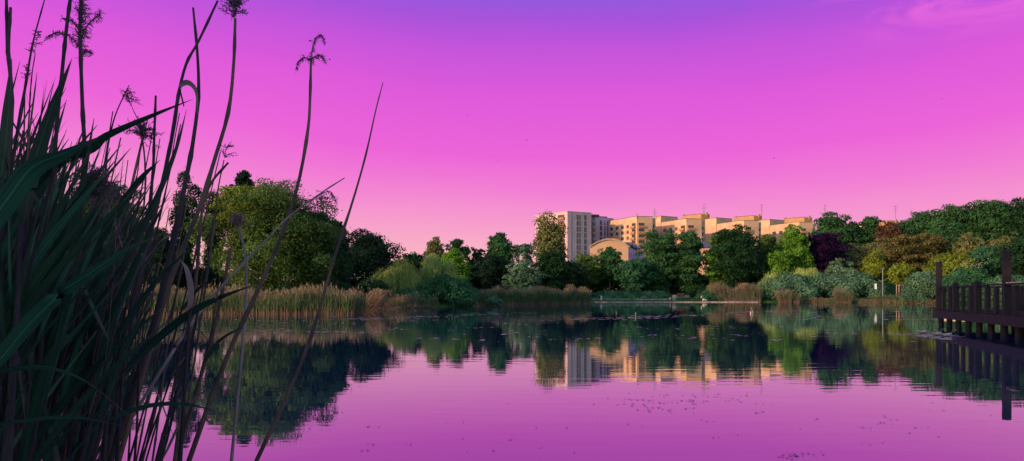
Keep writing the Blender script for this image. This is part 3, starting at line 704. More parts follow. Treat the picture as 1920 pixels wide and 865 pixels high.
for i, (x, y, w_, h_, lb) in enumerate([(-3.4, -1.6, 4.6, 3.2, 'left of'), (1.0, -4.2, 5.0, 3.4, 'behind')]):  # unseen bushes added to keep sky light off the near reeds
    r = np.random.default_rng(80+i); t = empty('bush', (x, y, 0), 'unseen bush added to darken the reeds, just '+lb+' the viewer, outside the view', 'bush', 'added light-blocking bushes behind the viewer')
    C, R = crown_clumps(w_, h_, 'dome', r); quads('foliage', leaves_on(C, R, 5000, .16, r=r), leaf('dark'), t)
# ------------------------------------------------------------------ far reed beds
def ribbons(P0, P1, wd, bend, r, segs=2, taper=True):
    """thin upright blades from P0 to P1 as chained quads, facing random ways"""
    n = len(P0); d = P1-P0; side = unit(np.stack([r.normal(size=n), r.normal(size=n)*.4, np.zeros(n)], 1)); out = []
    off = unit(np.stack([r.normal(size=n), r.normal(size=n), np.zeros(n)], 1))*bend
    def pt(u): return P0+d*u+off*(u**2)
    for j in range(segs):
        u0, u1 = j/segs, (j+1)/segs; w0 = wd*(1-u0*.6 if taper else 1); w1 = wd*(1-u1*.85 if taper else 1)
        a, b = pt(u0), pt(u1); out.append(np.stack([a-side*w0/2, a+side*w0/2, b+side*w1/2, b-side*w1/2], 1))
    return np.concatenate(out)
def reed_bed(pts, depth, h_, n, greenness, lab, seed, wd=.045, lean=(.0, .12), ragged=.15, plumes=.5, fan=0.):
    r = np.random.default_rng(seed); pts = np.array([(wx(p, d), d) for p, d in pts]); seg = r.integers(0, len(pts)-1, n) if len(pts) > 2 else np.zeros(n, int)
    L = np.linalg.norm(pts[1:]-pts[:-1], axis=1); seg = r.choice(len(L), n, p=L/L.sum())
    u = r.random((n, 1)); base = pts[seg]*(1-u)+pts[seg+1]*u; base[:, 1] += r.random(n)**1.4*depth
    # tufts
    ph = base[:, 0]*1.3; clump = .5+.5*np.sin(ph+np.sin(ph*.37)*2.)
    hh = h_*(.78+.22*clump)*r.normal(1, ragged, n).clip(.45, 1.25)
    P0 = np.stack([base[:, 0], base[:, 1], np.full(n, -.05)], 1); lx = lean[0]+np.sin(base[:, 0]*.9+seed)*lean[1]
    lx = lx+fan*(base[:, 0]-base[:, 0].mean())/max(.5, np.ptp(base[:, 0])/2)*(.4+.8*r.random(n)); hh = hh*(1-.35*(fan > 0)*np.abs((base[:, 0]-base[:, 0].mean())/max(.5, np.ptp(base[:, 0])/2))**2)
    P1 = P0+np.stack([lx*hh+r.normal(size=n)*.09*hh, r.normal(size=n)*.09*hh, hh], 1)
    V1 = ribbons(P0, P1, wd, .06*h_, r)
    o = quads('reed_bed', V1, M['tan'])
    ng = int(n*greenness); i = r.integers(0, n, ng); q0 = P0[i]+(P1[i]-P0[i])*r.uniform(.15, .55, (ng, 1)); q1 = q0+np.stack([r.normal(size=ng)*.22, r.normal(size=ng)*.22, hh[i]*r.uniform(.25, .5, ng)], 1)
    o['kind'] = 'stuff'; o['label'] = lab; o['category'] = 'reeds'
    g_ = quads('reed_leaves', ribbons(q0, q1, wd*1.5, .15, r), M['reedgreen'], o)
    npz = int(n*plumes); i = r.integers(0, n, npz); q0 = P1[i]-np.array([0, 0, .1]); q1 = q0+np.stack([r.normal(size=npz)*.1, r.normal(size=npz)*.1, r.uniform(.15, .4, npz)], 1)
    quads('reed_plumes', ribbons(q0, q1, wd*2.2, .08, r), M['plume'], o)
    return o
reed_bed([(180, 66), (350, 65), (560, 64), (662, 64.5)], 5, 2.15, 8000, 2.6, 'tan and green reed bed along the left bank', 1, wd=.034, plumes=.3)
reed_bed([(662, 70), (700, 80)], 2, 2.2, 500, .3, 'broken dry reeds at the end of the left bed', 2, lean=(.35, .4), ragged=.35)
reed_bed([(700, 86), (760, 99), (818, 106)], 3, 1.7, 420, 1.6, 'pinkish dry reeds below the left willow', 3, lean=(.2, .35), ragged=.3)
reed_bed([(885, 114), (900, 119)], 3, 2.0, 260, .3, 'leaning dry reeds right of the big domed bush', 4, lean=(-.3, .3), ragged=.3)
reed_bed([(893, 119), (1000, 133), (1107, 152)], 7, 2.75, 7000, 3.6, 'green reed bed in the middle of the far bank', 5, wd=.05, plumes=.28)
reed_bed([(1063, 145), (1088, 148)], 1, 3.1, 700, .2, 'tan tuft in the middle reed bed', 6, wd=.05)
reed_bed([(1328, 188), (1427, 187)], 4, 3.9, 3600, 1.0, 'golden reed bed left of the blue-green bushes', 7, wd=.07, lean=(-.05, .25))
reed_bed([(1462, 181), (1484, 180.5)], 1.2, 3.1, 420, .7, 'golden reed tuft before the first blue-green bush', 8, wd=.055, lean=(-.1, .15), ragged=.28, fan=.35)
reed_bed([(1488, 181), (1500, 181)], 1.0, 2.7, 200, .7, 'small leaning reed tuft right of the golden tuft', 18, wd=.055, lean=(-.2, .1), ragged=.28, fan=.3)
reed_bed([(1568, 178), (1598, 177)], 1.2, 3.2, 420, .9, 'reed tuft before the bush left of the lamp', 9, wd=.055, lean=(0, .15), ragged=.28, fan=.3)
reed_bed([(1640, 178), (1705, 167)], 4, 2.0, 1100, 6.0, 'green sedge in front of the lamp post', 10, wd=.06, plumes=.05)
reed_bed([(1500, 184), (1570, 181.5)], 1.2, 1.0, 380, .8, 'dry reed stubble along the right shore', 11, wd=.06, ragged=.3)
reed_bed([(1598, 180), (1760, 157)], 1.2, .7, 600, 1.0, 'dry reed stubble below the sedge', 12, wd=.06, ragged=.3)
# fallen dead stems lying on the water
r = np.random.default_rng(77); n = 160; u = r.random(n); Yb = 76+u*28; pb = 680+u*125+r.normal(size=n)*5
P0 = np.stack([(pb-CX)/F*Yb, Yb, r.uniform(.02, .25, n)], 1); P1 = P0+np.stack([r.uniform(-1.5, 1.8, n), r.normal(size=n)*.5, r.uniform(-.05, .7, n)], 1)
o = quads('fallen_reeds', ribbons(P0, P1, .07, .2, r), M['tan']); tag(o, 'fallen dry stems lying at the water below the left willow', 'reeds', kind='stuff')

# ------------------------------------------------------------------ things on the far bank
x, y = wx(1655, 182), 182.; g0 = H(x, y); hgt = wz(504, 182)-g0
t = empty('street_lamp', (x, y, g0), 'tall grey lamp post between the bushes on the right bank', 'street lamp')
m = MB(); m.tube([(0, 0, 0), (0, 0, hgt)], [.11, .07], 8); m.build('post', M['metal'], t)
m = MB(); m.box((-.15, 0, hgt+.03), (.9, .25, .14)); m.build('lamp_head', M['metal'], t)
x, y = wx(1642, 181), 181.; g0 = H(x, y)
t = empty('notice_board', (x, y, g0), 'narrow white board on a post left of the lamp', 'sign')
hb = wz(533, 181)-g0; m = MB(); m.box((0, 0, hb-.55), (.5, .06, 1.3)); m.build('panel', M['white'], t)
m = MB(); m.box((0, .06, hb/2), (.1, .05, hb-.1)); m.build('post', M['metal'], t)
x, y = wx(1690, 187), 187.; g0 = H(x, y)
t = empty('tree_guard', (x, y, g0), 'wooden stake frame round the small yellow-green tree', 'tree guard')
hb = max(1.2, wz(534, 187)-g0)
for sx in (-.9, .9):
    for sy in (-.6, .6): m = MB(); m.box((sx, sy, hb/2), (.12, .12, hb)); m.build('stake', M['palewood'], t)
for sy in (-.68, .68): m = MB(); m.box((0, sy, hb-.1), (2.1, .05, .14)); m.build('rail', M['palewood'], t)

# ------------------------------------------------------------------ people and dog
def skin(name, J, E, m, parent, sub=1):
    me = bpy.data.meshes.new(name); me.from_pydata([j[:3] for j in J], E, []); o = bpy.data.objects.new(name, me); COL.objects.link(o); o.parent = parent
    me.materials.append(m); md = o.modifiers.new('skin', 'SKIN'); md.use_smooth_shade = True
    for i, j in enumerate(J): me.skin_vertices[0].data[i].radius = (j[3], j[4] if len(j) > 4 else j[3]); me.skin_vertices[0].data[i].use_root = (i == 0)
    s2 = o.modifiers.new('sub', 'SUBSURF'); s2.levels = sub; s2.render_levels = sub
    return o
skinm = mat('skin', (.55, .33, .25), rough=.6)
def cloth(c): return mat('cloth', c, rough=.9, var=.2, scale=8)
def person(px, row, Y, h_, rz, label, top, legs, hair, pose='stand', dress=False):
    x = wx(px, Y); z = wz(row, Y); t = empty('person', (x, Y, z), label, 'person', rz=rz); s_ = h_/1.72
    def J(L): return [tuple(v*s_ for v in j) for j in L]
    if pose == 'stand':
        hip, kn, an = [(s*.09, 0, .90) for s in (-1, 1)], [(s*.11, -.02*s, .49) for s in (-1, 1)], [(s*.12, .03*s, .08) for s in (-1, 1)]
        el, wr = [(s*.26, .02, 1.13) for s in (-1, 1)], [(s*.27, -.12, .90) for s in (-1, 1)]
        pel, ch, ne, hd, ht_ = (0, 0, .95), (0, .01, 1.32), (0, 0, 1.46), (0, -.02, 1.58), (0, -.02, 1.68)
    else:  # squatting
        hip, kn, an = [(s*.10, .12, .30) for s in (-1, 1)], [(s*.2, -.28, .50) for s in (-1, 1)], [(s*.18, -.02, .07) for s in (-1, 1)]
        el, wr = [(s*.26, -.22, .60) for s in (-1, 1)], [(s*.1, -.45, .55) for s in (-1, 1)]
        pel, ch, ne, hd, ht_ = (0, .14, .34), (0, -.04, .72), (0, -.08, .86), (0, -.11, .98), (0, -.11, 1.08)
    sh = [(s*.19, ch[1], ch[2]+.06) for s in (-1, 1)]
    L = [(*pel, .13, .10), (*ch, .15, .11), (*ne, .055), (*hd, .095), (*ht_, .075)]; E = [(0, 1), (1, 2), (2, 3), (3, 4)]
    for k in (0, 1):
        b = len(L); sgn = -1 if k == 0 else 1
        L += [(*sh[k], .06), (*el[k], .042), (*wr[k], .032), (wr[k][0], wr[k][1]-.03, wr[k][2]-.09, .04, .02)]; E += [(1, b), (b, b+1), (b+1, b+2), (b+2, b+3)]
        b = len(L); L += [(*hip[k], .085), (*kn[k], .06), (*an[k], .042), (an[k][0], an[k][1]-.15, .035, .04, .03)]; E += [(0, b), (b, b+1), (b+1, b+2), (b+2, b+3)]
    skin('body', J(L), E, skinm, t)
    T = [(*pel, .155, .125), (*ch, .175, .135), (ne[0], ne[1], ne[2]-.04, .08)]; TE = [(0, 1), (1, 2)]
    for k in (0, 1): b = len(T); T += [(*sh[k], .085), (*[(sh[k][i]*.4+el[k][i]*.6) for i in range(3)], .065)]; TE += [(1, b), (b, b+1)]
    skin('shirt', J(T), TE, cloth(top), t)
    if dress:
        m = MB(); m.tube([(0, 0, .45*s_), (0, 0, .7*s_), (0, 0, .98*s_)], [.26*s_, .21*s_, .15*s_], 12); m.build('skirt', cloth(legs), t, smooth=True)
    else:
        T = [(*pel, .145, .125)]; TE = []
        for k in (0, 1): b = len(T); T += [(*hip[k], .105), (*kn[k], .082), (an[k][0], an[k][1], an[k][2]+.04, .065)]; TE += [(0, b), (b, b+1), (b+1, b+2)]
        skin('trousers', J(T), TE, cloth(legs), t)
    skin('hair', J([(hd[0], hd[1]+.035, hd[2]+.02, .10), (ht_[0], ht_[1]+.02, ht_[2], .09)]), [(0, 1)], mat('hair', hair, rough=.6), t)
    return t
person(1127.5, 566, 187.8, 1.68, .4, 'person with dark hair in a pale blue skirt standing alone on the kerb', (.55, .50, .62), (.45, .48, .66), (.015, .01, .01), dress=True)
person(1256.5, 565.2, 188.6, 1.70, -.4, 'person crouching at the foot of the paved slope in pale clothes', (.62, .48, .45), (.35, .27, .25), (.2, .12, .07), pose='squat')
person(1262.2, 565.4, 188.3, 1.70, .2, 'left one of two people in pale tops standing close together', (.52, .42, .38), (.40, .28, .20), (.3, .2, .1))
person(1265.6, 565.2, 188.9, 1.72, -.3, 'right one of two people in pale tops standing close together', (.60, .52, .48), (.45, .33, .22), (.25, .17, .1))
person(1315.5, 566, 188.0, 1.66, -1.0, 'person in a pink top and black trousers beside the white dog', (.66, .48, .55), (.015, .012, .02), (.4, .28, .2))
person(1190, 546.5, 214, 1.7, .3, 'person in a pink top half hidden behind the hedge', (.78, .50, .46), (.3, .2, .2), (.25, .15, .1))
x, y = wx(1320.5, 187.2), 187.2
t = empty('dog', (x, y, .2), 'white dog lowering its head to the water', 'dog')
dm = mat('white_fur', (.72, .68, .62), var=.15, scale=10)
J = [(-.32, 0, .52, .13), (-.05, 0, .55, .15), (.22, 0, .53, .17), (.42, 0, .48, .09), (.56, 0, .34, .085), (.68, 0, .24, .05), (-.48, .02, .60, .035), (-.62, .03, .66, .02)]
E = [(0, 1), (1, 2), (2, 3), (3, 4), (4, 5), (0, 6), (6, 7)]
for sy in (-.09, .09):
    b = len(J); J += [(-.28, sy, .40, .09), (-.20, sy, .28, .05), (-.36, sy, .17, .03), (-.33, sy, .03, .035)]; E += [(0, b), (b, b+1), (b+1, b+2), (b+2, b+3)]
    b = len(J); J += [(.26, sy, .38, .07), (.24, sy, .20, .035), (.25, sy, .03, .035)]; E += [(2, b), (b, b+1), (b+1, b+2)]
    b = len(J); J += [(.50, sy*.9, .41, .03), (.47, sy*1.2, .33, .025)]; E += [(4, b), (b, b+1)]
skin('body', J, E, dm, t)

# ------------------------------------------------------------------ pier
PA = Vector((wx(1760, 41.2), 41.2, 0)); PB = Vector((wx(1887, 30.7), 30.7, 0)); pd = (PB-PA).normalized(); pn = Vector((-pd.y, pd.x, 0))
if pn.x < 0: pn = -pn
sp = (PB-PA).length/9; ax = (pd.x, pd.y)
t = empty('wooden_pier', (PA.x, PA.y, 0), 'dark wooden pier with railing and tall posts at the right', 'pier')
LEN = 24; ZB, ZR = .62, 2.08
def pp(s_, w_, z): v = PA+pd*s_+pn*w_; return (v.x-PA.x, v.y-PA.y, z)
m = MB(); m.box(pp(LEN/2-.1, -.19, .60), (LEN+.3, .12, .40), ax); m.box(pp(LEN/2-.1, 3.2, .60), (LEN+.3, .14, .40), ax); m.box(pp(-.2, 1.6, .60), (.14, 3.05, .40), ax); m.build('fascia_beam', M['wood'], t)
m = MB()
for i in range(int(LEN/.2)): m.box(pp(i*.2, 1.6, .835+.004*(i % 3)), (.18, 3.4, .05), ax)
m.build('deck', M['wood'], t)
for side in (0, 3.2):
    m = MB(); m.box(pp(LEN/2, side, ZR), (LEN+.2, .16, .07), ax); m.build('rail', M['wood'], t)
    for i in range(0, 20):
        s_ = i*sp; o_ = -.02 if side == 0 else .02
        if i % 9 == 0 and side == 0:
            w0_ = .01; m = MB(); m.box(pp(s_, w0_, 1.93), (.30, .26, 3.0), ax); m.tube([pp(s_, w0_, 3.43), pp(s_, w0_, 3.49)], [.19, .15], 4); m.build('tall_post', M['wood'], t)
        elif i % 3 == 0:
            m = MB(); m.box(pp(s_, side+o_*3, 1.52), (.34, .24, 1.40), ax); m.tube([pp(s_, side+o_*3, 2.2), pp(s_, side+o_*3, 2.29)], [.16, .09], 8); m.build('post', M['wood'], t)
        else:
            m = MB(); m.box(pp(s_+random.uniform(-.05, .05), side+o_, 1.43+random.uniform(-.015, .015)), (random.uniform(.27, .32), .14, 1.20), (ax[0]+random.uniform(-.05, .05), ax[1])); m.build('baluster', M['wood'], t)
    if side:
        for i in range(0, 19):
            m = MB(); m.tube([pp(i*sp+.15, side, .9), pp((i+1)*sp-.15, side, 2.0)], .03, 5); m.build('brace', M['wood'], t)
m = MB(); m.box(pp(0, 1.6, ZR-.003), (.14, 3.0, .07), ax); m.build('rail', M['wood'], t)
for k in (.8, 1.6, 2.4): m = MB(); m.box(pp(0, k, 1.43), (.12, .2, 1.2), ax); m.build('baluster', M['wood'], t)
for side in (.12, 3.1):
    for i in range(14):
        m = MB(); s_ = i*1.72; m.tube([pp(s_+random.uniform(-.08, .08), side, -1.3), pp(s_, side, .42)], [.15, .14], 9); m.build('pile', M['wood'], t)
# boards on the rail, ring of wire netting left out; pale board
m = MB(); p0 = PA+pd*(11.4); m.box((p0.x, p0.y, ZR+.055), (2.2, .14, .04), ax); tag(m.build('wooden_board', M['palewood']), 'pale board lying on the pier rail at the right edge', 'board')
# low concrete slab beyond the piles
m = MB(); m.prism([(wx(1768, 50), 50), (wx(1885, 48), 48), (wx(1960, 52), 52), (wx(1960, 60), 60), (wx(1785, 60), 60)], -.4, .10); tag(m.build('landing_slab', M['palewood']), 'low pale slab just above the water seen between the pier piles', 'slab')

# ------------------------------------------------------------------ ducks, float, branch, birds
M['duck'] = mat('duck_grey', (.42, .34, .34), var=.5, scale=18); M['duckhead'] = mat('duck_head', (.012, .03, .025), rough=.4); M['bill'] = mat('duck_bill', (.45, .33, .06), rough=.5)
def duck(px, row, rz, lab):
    Y = CAMZ*F/(row-HOR); t = empty('duck', (wx(px, Y), Y, 0), lab, 'duck', 'ducks by the pier', rz=rz)
    skin('body', [(-.18, 0, .07, .05, .04), (-.05, 0, .06, .10, .075), (.09, 0, .07, .09, .075), (.17, 0, .13, .04, .04), (-.27, 0, .11, .015, .02)], [(0, 1), (1, 2), (2, 3), (0, 4)], M['duck'], t, 2)
    skin('head', [(.17, 0, .13, .035), (.19, 0, .21, .033), (.22, 0, .27, .045), (.25, 0, .27, .03)], [(0, 1), (1, 2), (2, 3)], M['duckhead'], t, 2)
    m = MB(); m.box((.305, 0, .258), (.07, .035, .016)); m.build('bill', M['bill'], t)
duck(1732, 625, .1, 'leftmost duck, swimming towards the pier'); duck(1758, 629, .15, 'middle duck swimming left of the pier corner'); duck(1777, 631, 0, 'rightmost duck, close under the pier corner')
Yf = CAMZ*F/(588-HOR); xf = wx(1407.5, Yf)
M['pinkf'] = mat('pink_plastic', (.60, .36, .50), rough=.5)
t = empty('float', (xf, Yf, 0), 'small pale pink float on the open water', 'float')
skin('body', [(0, 0, -.04, .05), (0, 0, .07, .085), (.02, 0, .17, .03)], [(0, 1), (1, 2)], M['pinkf'], t, 2)
m = MB(); m.tube([(.02, 0, .16), (-.02, 0, .26)], [.02, .012], 6); m.build('stem', M['pinkf'], t)
m = MB(); m.tube([(xf+.22, Yf, -.1), (xf+.21, Yf, .08), (xf+.12, Yf+.02, .32), (xf-.02, Yf, .62)], [.03, .03, .022, .01], 6); tag(m.build('branch', M['palewood'], smooth=True), 'thin curved pale branch rising from the water beside the float', 'branch')
Yf = CAMZ*F/(594-HOR); m = MB(); m.tube([(wx(1191.5, Yf), Yf, -.2), (wx(1191.8, Yf), Yf, .33)], [.022, .015], 6); tag(m.build('stick', M['palewood']), 'short upright stick in the water below the hedge', 'stick')
bm_ = mat('bird_dark', (.02, .02, .03))
for px, row, Y, rz, lab in [(987.5, 263, 150, .3, 'bird in the sky above the tower'), (1451, 297, 170, -.5, 'bird in the sky above the third yellow block'), (1766, 186, 170, .9, 'bird high in the sky at the right'), (618.5, 112, 130, .1, 'bird in the sky right of the curled plume'), (934, 303, 190, 1.2, 'small bird in the sky left of the tower'), (876, 217, 210, .4, 'faint bird in the middle of the sky')]:
    t = empty('bird', P(px, row, Y), lab, 'bird', 'birds in the sky', rz=rz)
    m = MB(); m.tube([(-.2, 0, 0), (-.08, 0, .02), (.06, 0, .02), (.17, 0, 0)], [.015, .05, .05, .012], 6); m.build('body', bm_, t)
    for s_ in (-1, 1):
        m = MB(); m.add([(.08, .03*s_, .02), (-.08, .03*s_, .02), (-.10, .22*s_, .10), (-.16, .42*s_, .05), (.03, .24*s_, .12)], [(0, 1, 2, 4), (4, 2, 3)]); m.build('wing', bm_, t)

# ------------------------------------------------------------------ floating leaves and scum
def floaters(n, rows, pxs, sz, m_, lab, seed, line=None, name='floating_weed'):
    r = np.random.default_rng(seed); V = []
    for i in range(n):
        if line is not None:
            u = r.random(); px = line[0][0]+(line[1][0]-line[0][0])*u; row = line[0][1]+(line[1][1]-line[0][1])*u+r.normal()*line[2]
        else:
            row = rows[0]+(rows[1]-rows[0])*r.random()**1.0; px = r.uniform(*pxs)
        Y = CAMZ*F/(max(row, HOR+8)-HOR); x = wx(px, Y)
        if lake_sd(np.array([x]), np.array([Y]))[0] > -1: continue
        k = r.integers(1, 5)
        for j in range(k):
            s_ = sz*r.uniform(.3, 1.3); cx, cy = x+r.normal()*sz*3.6, Y+r.normal()*sz*2.0; a0 = r.uniform(0, 6.28)
            c = [(cx+math.cos(a0+q_*1.57)*s_*r.uniform(.6, 1), cy+math.sin(a0+q_*1.57)*s_*r.uniform(.6, 1), .006+.002*r.random()) for q_ in range(4)]
            V.append(c)
    o = quads(name, np.array(V), m_); tag(o, lab, 'water weed', kind='stuff'); return o
M['weed'] = mat('floating_weed', (.50, .40, .44), rough=.35, var=.3, scale=2, spec=.7); M['weed2'] = mat('dark_weed', (.05, .05, .07), rough=.5, var=.3, scale=2)
floaters(60, None, None, .26, M['weed'], 'pale line of weed floating before the far promenade', 1, line=((1100, 600), (1345, 589), 1.2))
floaters(55, None, None, .22, M['weed'], 'pale line of weed floating before the middle reeds', 2, line=((650, 600), (990, 586), 1.2))
floaters(50, None, None, .28, M['weed'], 'pale line of weed before the golden reeds', 3, line=((1340, 585), (1640, 582), 1.5))
floaters(80, (583, 625), (350, 640), .16, M['weed'], 'pale weed scattered before the left reed bed', 4)
floaters(120, (580, 640), (640, 1750), .14, M['weed'], 'pale specks of weed scattered over the middle of the lake', 5)
floaters(26, None, None, .16, M['weed'], 'pale weed line reaching the ducks', 6, line=((1700, 628), (1790, 632), 1.5))
floaters(60, (575, 600), (1500, 1760), .3, M['weed'], 'pale weed near the right bank', 7)
floaters(44, (740, 860), (620, 1900), .022, M['weed2'], 'dark specks of weed on the pink near water', 8)
floaters(40, (735, 775), (1150, 1450), .03, M['weed2'], 'dark weed streaks below the reflected yellow blocks', 9)
floaters(10, (850, 858), (1480, 1510), .02, M['weed2'], 'dark weed clump at the bottom of the view', 10)

# ------------------------------------------------------------------ foreground reeds
FG = {'plumepale': mat('reed_plume_pale', (.42, .29, .30), col2=(.22, .15, .16), scale=20, island=.6, spec=.05, trans=.4),
      'stem': mat('reed_stem', (.19, .105, .085), col2=(.06, .04, .05), scale=9, island=.3, spec=.2),
      'stemdark': mat('reed_stem_dark', (.060, .040, .045), col2=(.02, .016, .03), scale=9, island=.3, spec=.2),
      'stempale': mat('reed_stem_pale', (.34, .25, .27), col2=(.20, .14, .16), scale=9, island=.3, spec=.2),
      'leaf': mat('reed_leaf', (.022, .085, .040), col2=(.010, .040, .028), scale=6, island=.5, spec=.35, rough=.5, trans=.25),
      'leafbright': mat('reed_leaf_bright', (.040, .16, .075), col2=(.02, .09, .05), scale=6, island=.3, spec=.35, rough=.5, trans=.25),
      'leafdry': mat('reed_leaf_dry', (.30, .20, .20), col2=(.14, .09, .10), scale=6, island=.3, spec=.2, trans=.2),
      'plume': mat('reed_plume_near', (.24, .17, .20), col2=(.10, .08, .12), scale=20, island=.6, spec=.05, trans=.4)}
def leaf_mat(name, c1, c2, tip):
    m = mat(name, c1, col2=c2, scale=6, island=.45, spec=.4, rough=.42, trans=.25); t = m.node_tree; b = t.nodes['Principled BSDF']
    src = b.inputs['Base Color'].links[0].from_socket
    uv = N(t, 'ShaderNodeUVMap'); mp_ = N(t, 'ShaderNodeMapping'); mp_.inputs['Scale'].default_value = (26, 1.2, 1); t.links.new(uv.outputs[0], mp_.inputs[0])
    n = N(t, 'ShaderNodeTexNoise'); n.inputs['Scale'].default_value = 1.0; n.inputs['Detail'].default_value = 2; t.links.new(mp_.outputs[0], n.inputs[0])
    v = N(t, 'ShaderNodeMixRGB', blend_type='MULTIPLY'); v.inputs[0].default_value = 1
    rr_ = N(t, 'ShaderNodeValToRGB'); rr_.color_ramp.elements[0].position = .3; rr_.color_ramp.elements[0].color = (.45, .45, .45, 1); rr_.color_ramp.elements[1].position = .7; rr_.color_ramp.elements[1].color = (1.35, 1.35, 1.35, 1)
    t.links.new(n.outputs['Fac'], rr_.inputs[0]); t.links.new(src, v.inputs[1]); t.links.new(rr_.outputs[0], v.inputs[2])
    sp_ = N(t, 'ShaderNodeSeparateXYZ'); t.links.new(uv.outputs[0], sp_.inputs[0])
    mid = math_n(t, 'SUBTRACT', 1.0, math_n(t, 'MULTIPLY', math_n(t, 'ABSOLUTE', math_n(t, 'SUBTRACT', sp_.outputs[0], .5)), 14.0), clamp=True)
    m2 = N(t, 'ShaderNodeMixRGB'); t.links.new(math_n(t, 'MULTIPLY', mid, .6), m2.inputs[0]); t.links.new(v.outputs[0], m2.inputs[1]); m2.inputs[2].default_value = tuple(min(1, k*2.4) for k in c1)+(1,)
    m3 = N(t, 'ShaderNodeMixRGB'); t.links.new(smooth_in(t, math_n(t, 'ADD', sp_.outputs[1], math_n(t, 'MULTIPLY', n.outputs['Fac'], .2)), .93, 1.12), m3.inputs[0]); t.links.new(m2.outputs[0], m3.inputs[1]); m3.inputs[2].default_value = (*tip, 1)
    t.links.new(m3.outputs[0], b.inputs['Base Color'])
    for nd in t.nodes:
        if nd.type == 'BSDF_TRANSLUCENT': t.links.new(m3.outputs[0], nd.inputs[0])
    bp = N(t, 'ShaderNodeBump'); bp.inputs['Distance'].default_value = .0006; t.links.new(n.outputs['Fac'], bp.inputs['Height']); t.links.new(bp.outputs[0], b.inputs['Normal'])
    return m
FG['leaf'] = leaf_mat('reed_leaf', (.018, .068, .032), (.008, .030, .024), (.12, .08, .05))
FG['leafbright'] = leaf_mat('reed_leaf_bright', (.035, .14, .075), (.018, .08, .05), (.20, .13, .08))
def spline(pts, n):
    pts = [np.array(p, float) for p in pts]
    if len(pts) == 2: pts = [pts[0], (pts[0]+pts[1])/2, pts[1]]
    p = [2*pts[0]-pts[1]]+pts+[2*pts[-1]-pts[-2]]; out = []; k = len(pts)-1
    for i in range(n):
        u = i/(n-1)*k; j = min(int(u), k-1); t_ = u-j; a, b, c, d = p[j:j+4]
        out.append(.5*((2*b)+(-a+c)*t_+(2*a-5*b+4*c-d)*t_**2+(-a+3*b-3*c+d)*t_**3))
    return out
def stem_obj(pts, r0, r1, m_, par, nodes=True, n=26):
    q_ = spline(pts, n); rad = []
    for i in range(n):
        u = i/(n-1); rr = r0+(r1-r0)*u
        if nodes and i % 5 == 4: rr *= 1.28
        rad.append(rr)
    m = MB(); m.tube([tuple(v) for v in q_], rad, 7); return m.build('stem', m_, par, smooth=True)
def leaf_obj(pts, width, m_, par, n=18, fold=.25, side=None, name='leaf', roll=0.):
    q_ = [Vector(v) for v in spline(pts, n)]; m = MB(); V = []
    for i, p in enumerate(q_):
        u = i/(n-1); d = (q_[min(i+1, n-1)]-q_[max(i-1, 0)]).normalized()
        view = (p-Vector((0, 0, CAMZ))).normalized() if side is None else Vector(side)
        s_ = d.cross(view); s_ = s_.normalized() if s_.length > 1e-4 else Vector((1, 0, 0)); nn = s_.cross(d).normalized()
        a = roll+.5*math.sin(u*3); s_ = s_*math.cos(a)+nn*math.sin(a); nn = s_.cross(d)
        w_ = width/2*min(1, (u*7+.35))*(1-u**2.2)**.9+.0004
        V += [tuple(p-s_*w_), tuple(p+nn*w_*fold), tuple(p+s_*w_)]
    m.add(V, [(3*i+k_, 3*i+k_+1, 3*i+k_+4, 3*i+k_+3) for i in range(n-1) for k_ in (0, 1)]); o = m.build(name, m_, par, smooth=True)
    uv = o.data.uv_layers.new(name='UVMap'); c = []
    for i in range(n-1):
        for k_ in (0, 1): c += [k_*.5, i/(n-1), k_*.5+.5, i/(n-1), k_*.5+.5, (i+1)/(n-1), k_*.5, (i+1)/(n-1)]
    uv.data.foreach_set('uv', c); return o
def plume_obj(base, d, length, spread, n, par, droop=.5, seed=0, m_=None, bushy=1.):
    r = np.random.default_rng(seed); d = unit(np.array(d, float)); P0, P1 = [], []
    base = np.array(base, float)
    for i in range(n):
        u = r.random()**.9; o_ = base+d*length*u*.8; a = unit(r.normal(size=3)*np.array([1, 1, .6])+d*.9); ln = spread*(1.05-.6*u)*r.uniform(.5, 1)
        side = droop*np.array([.6, 0, -1.])
        p = o_; st = ln/4
        for j in range(4):
            a2 = unit(a+side*(j/3)*.9); q_ = p+a2*st; P0.append(p); P1.append(q_)
            for k_ in range(int(3*bushy)):
                w_ = p+(q_-p)*r.random(); e = w_+unit(a2+r.normal(size=3)*.6+side*.5)*spread*.13*r.uniform(.6, 1.3); P0.append(w_); P1.append(e)
            p = q_
    P0 = np.array(P0); P1 = np.array(P1); dd = unit(P1-P0); s_ = unit(np.cross(dd, r.normal(size=dd.shape)))
    w_ = .0005+.0006*r.random((len(P0), 1))
    V = np.stack([P0-s_*w_*.6, P0+s_*w_*.6, P1+s_*w_, P1-s_*w_], 1)
    return quads('plume', V, m_ or FG['plume'], par)
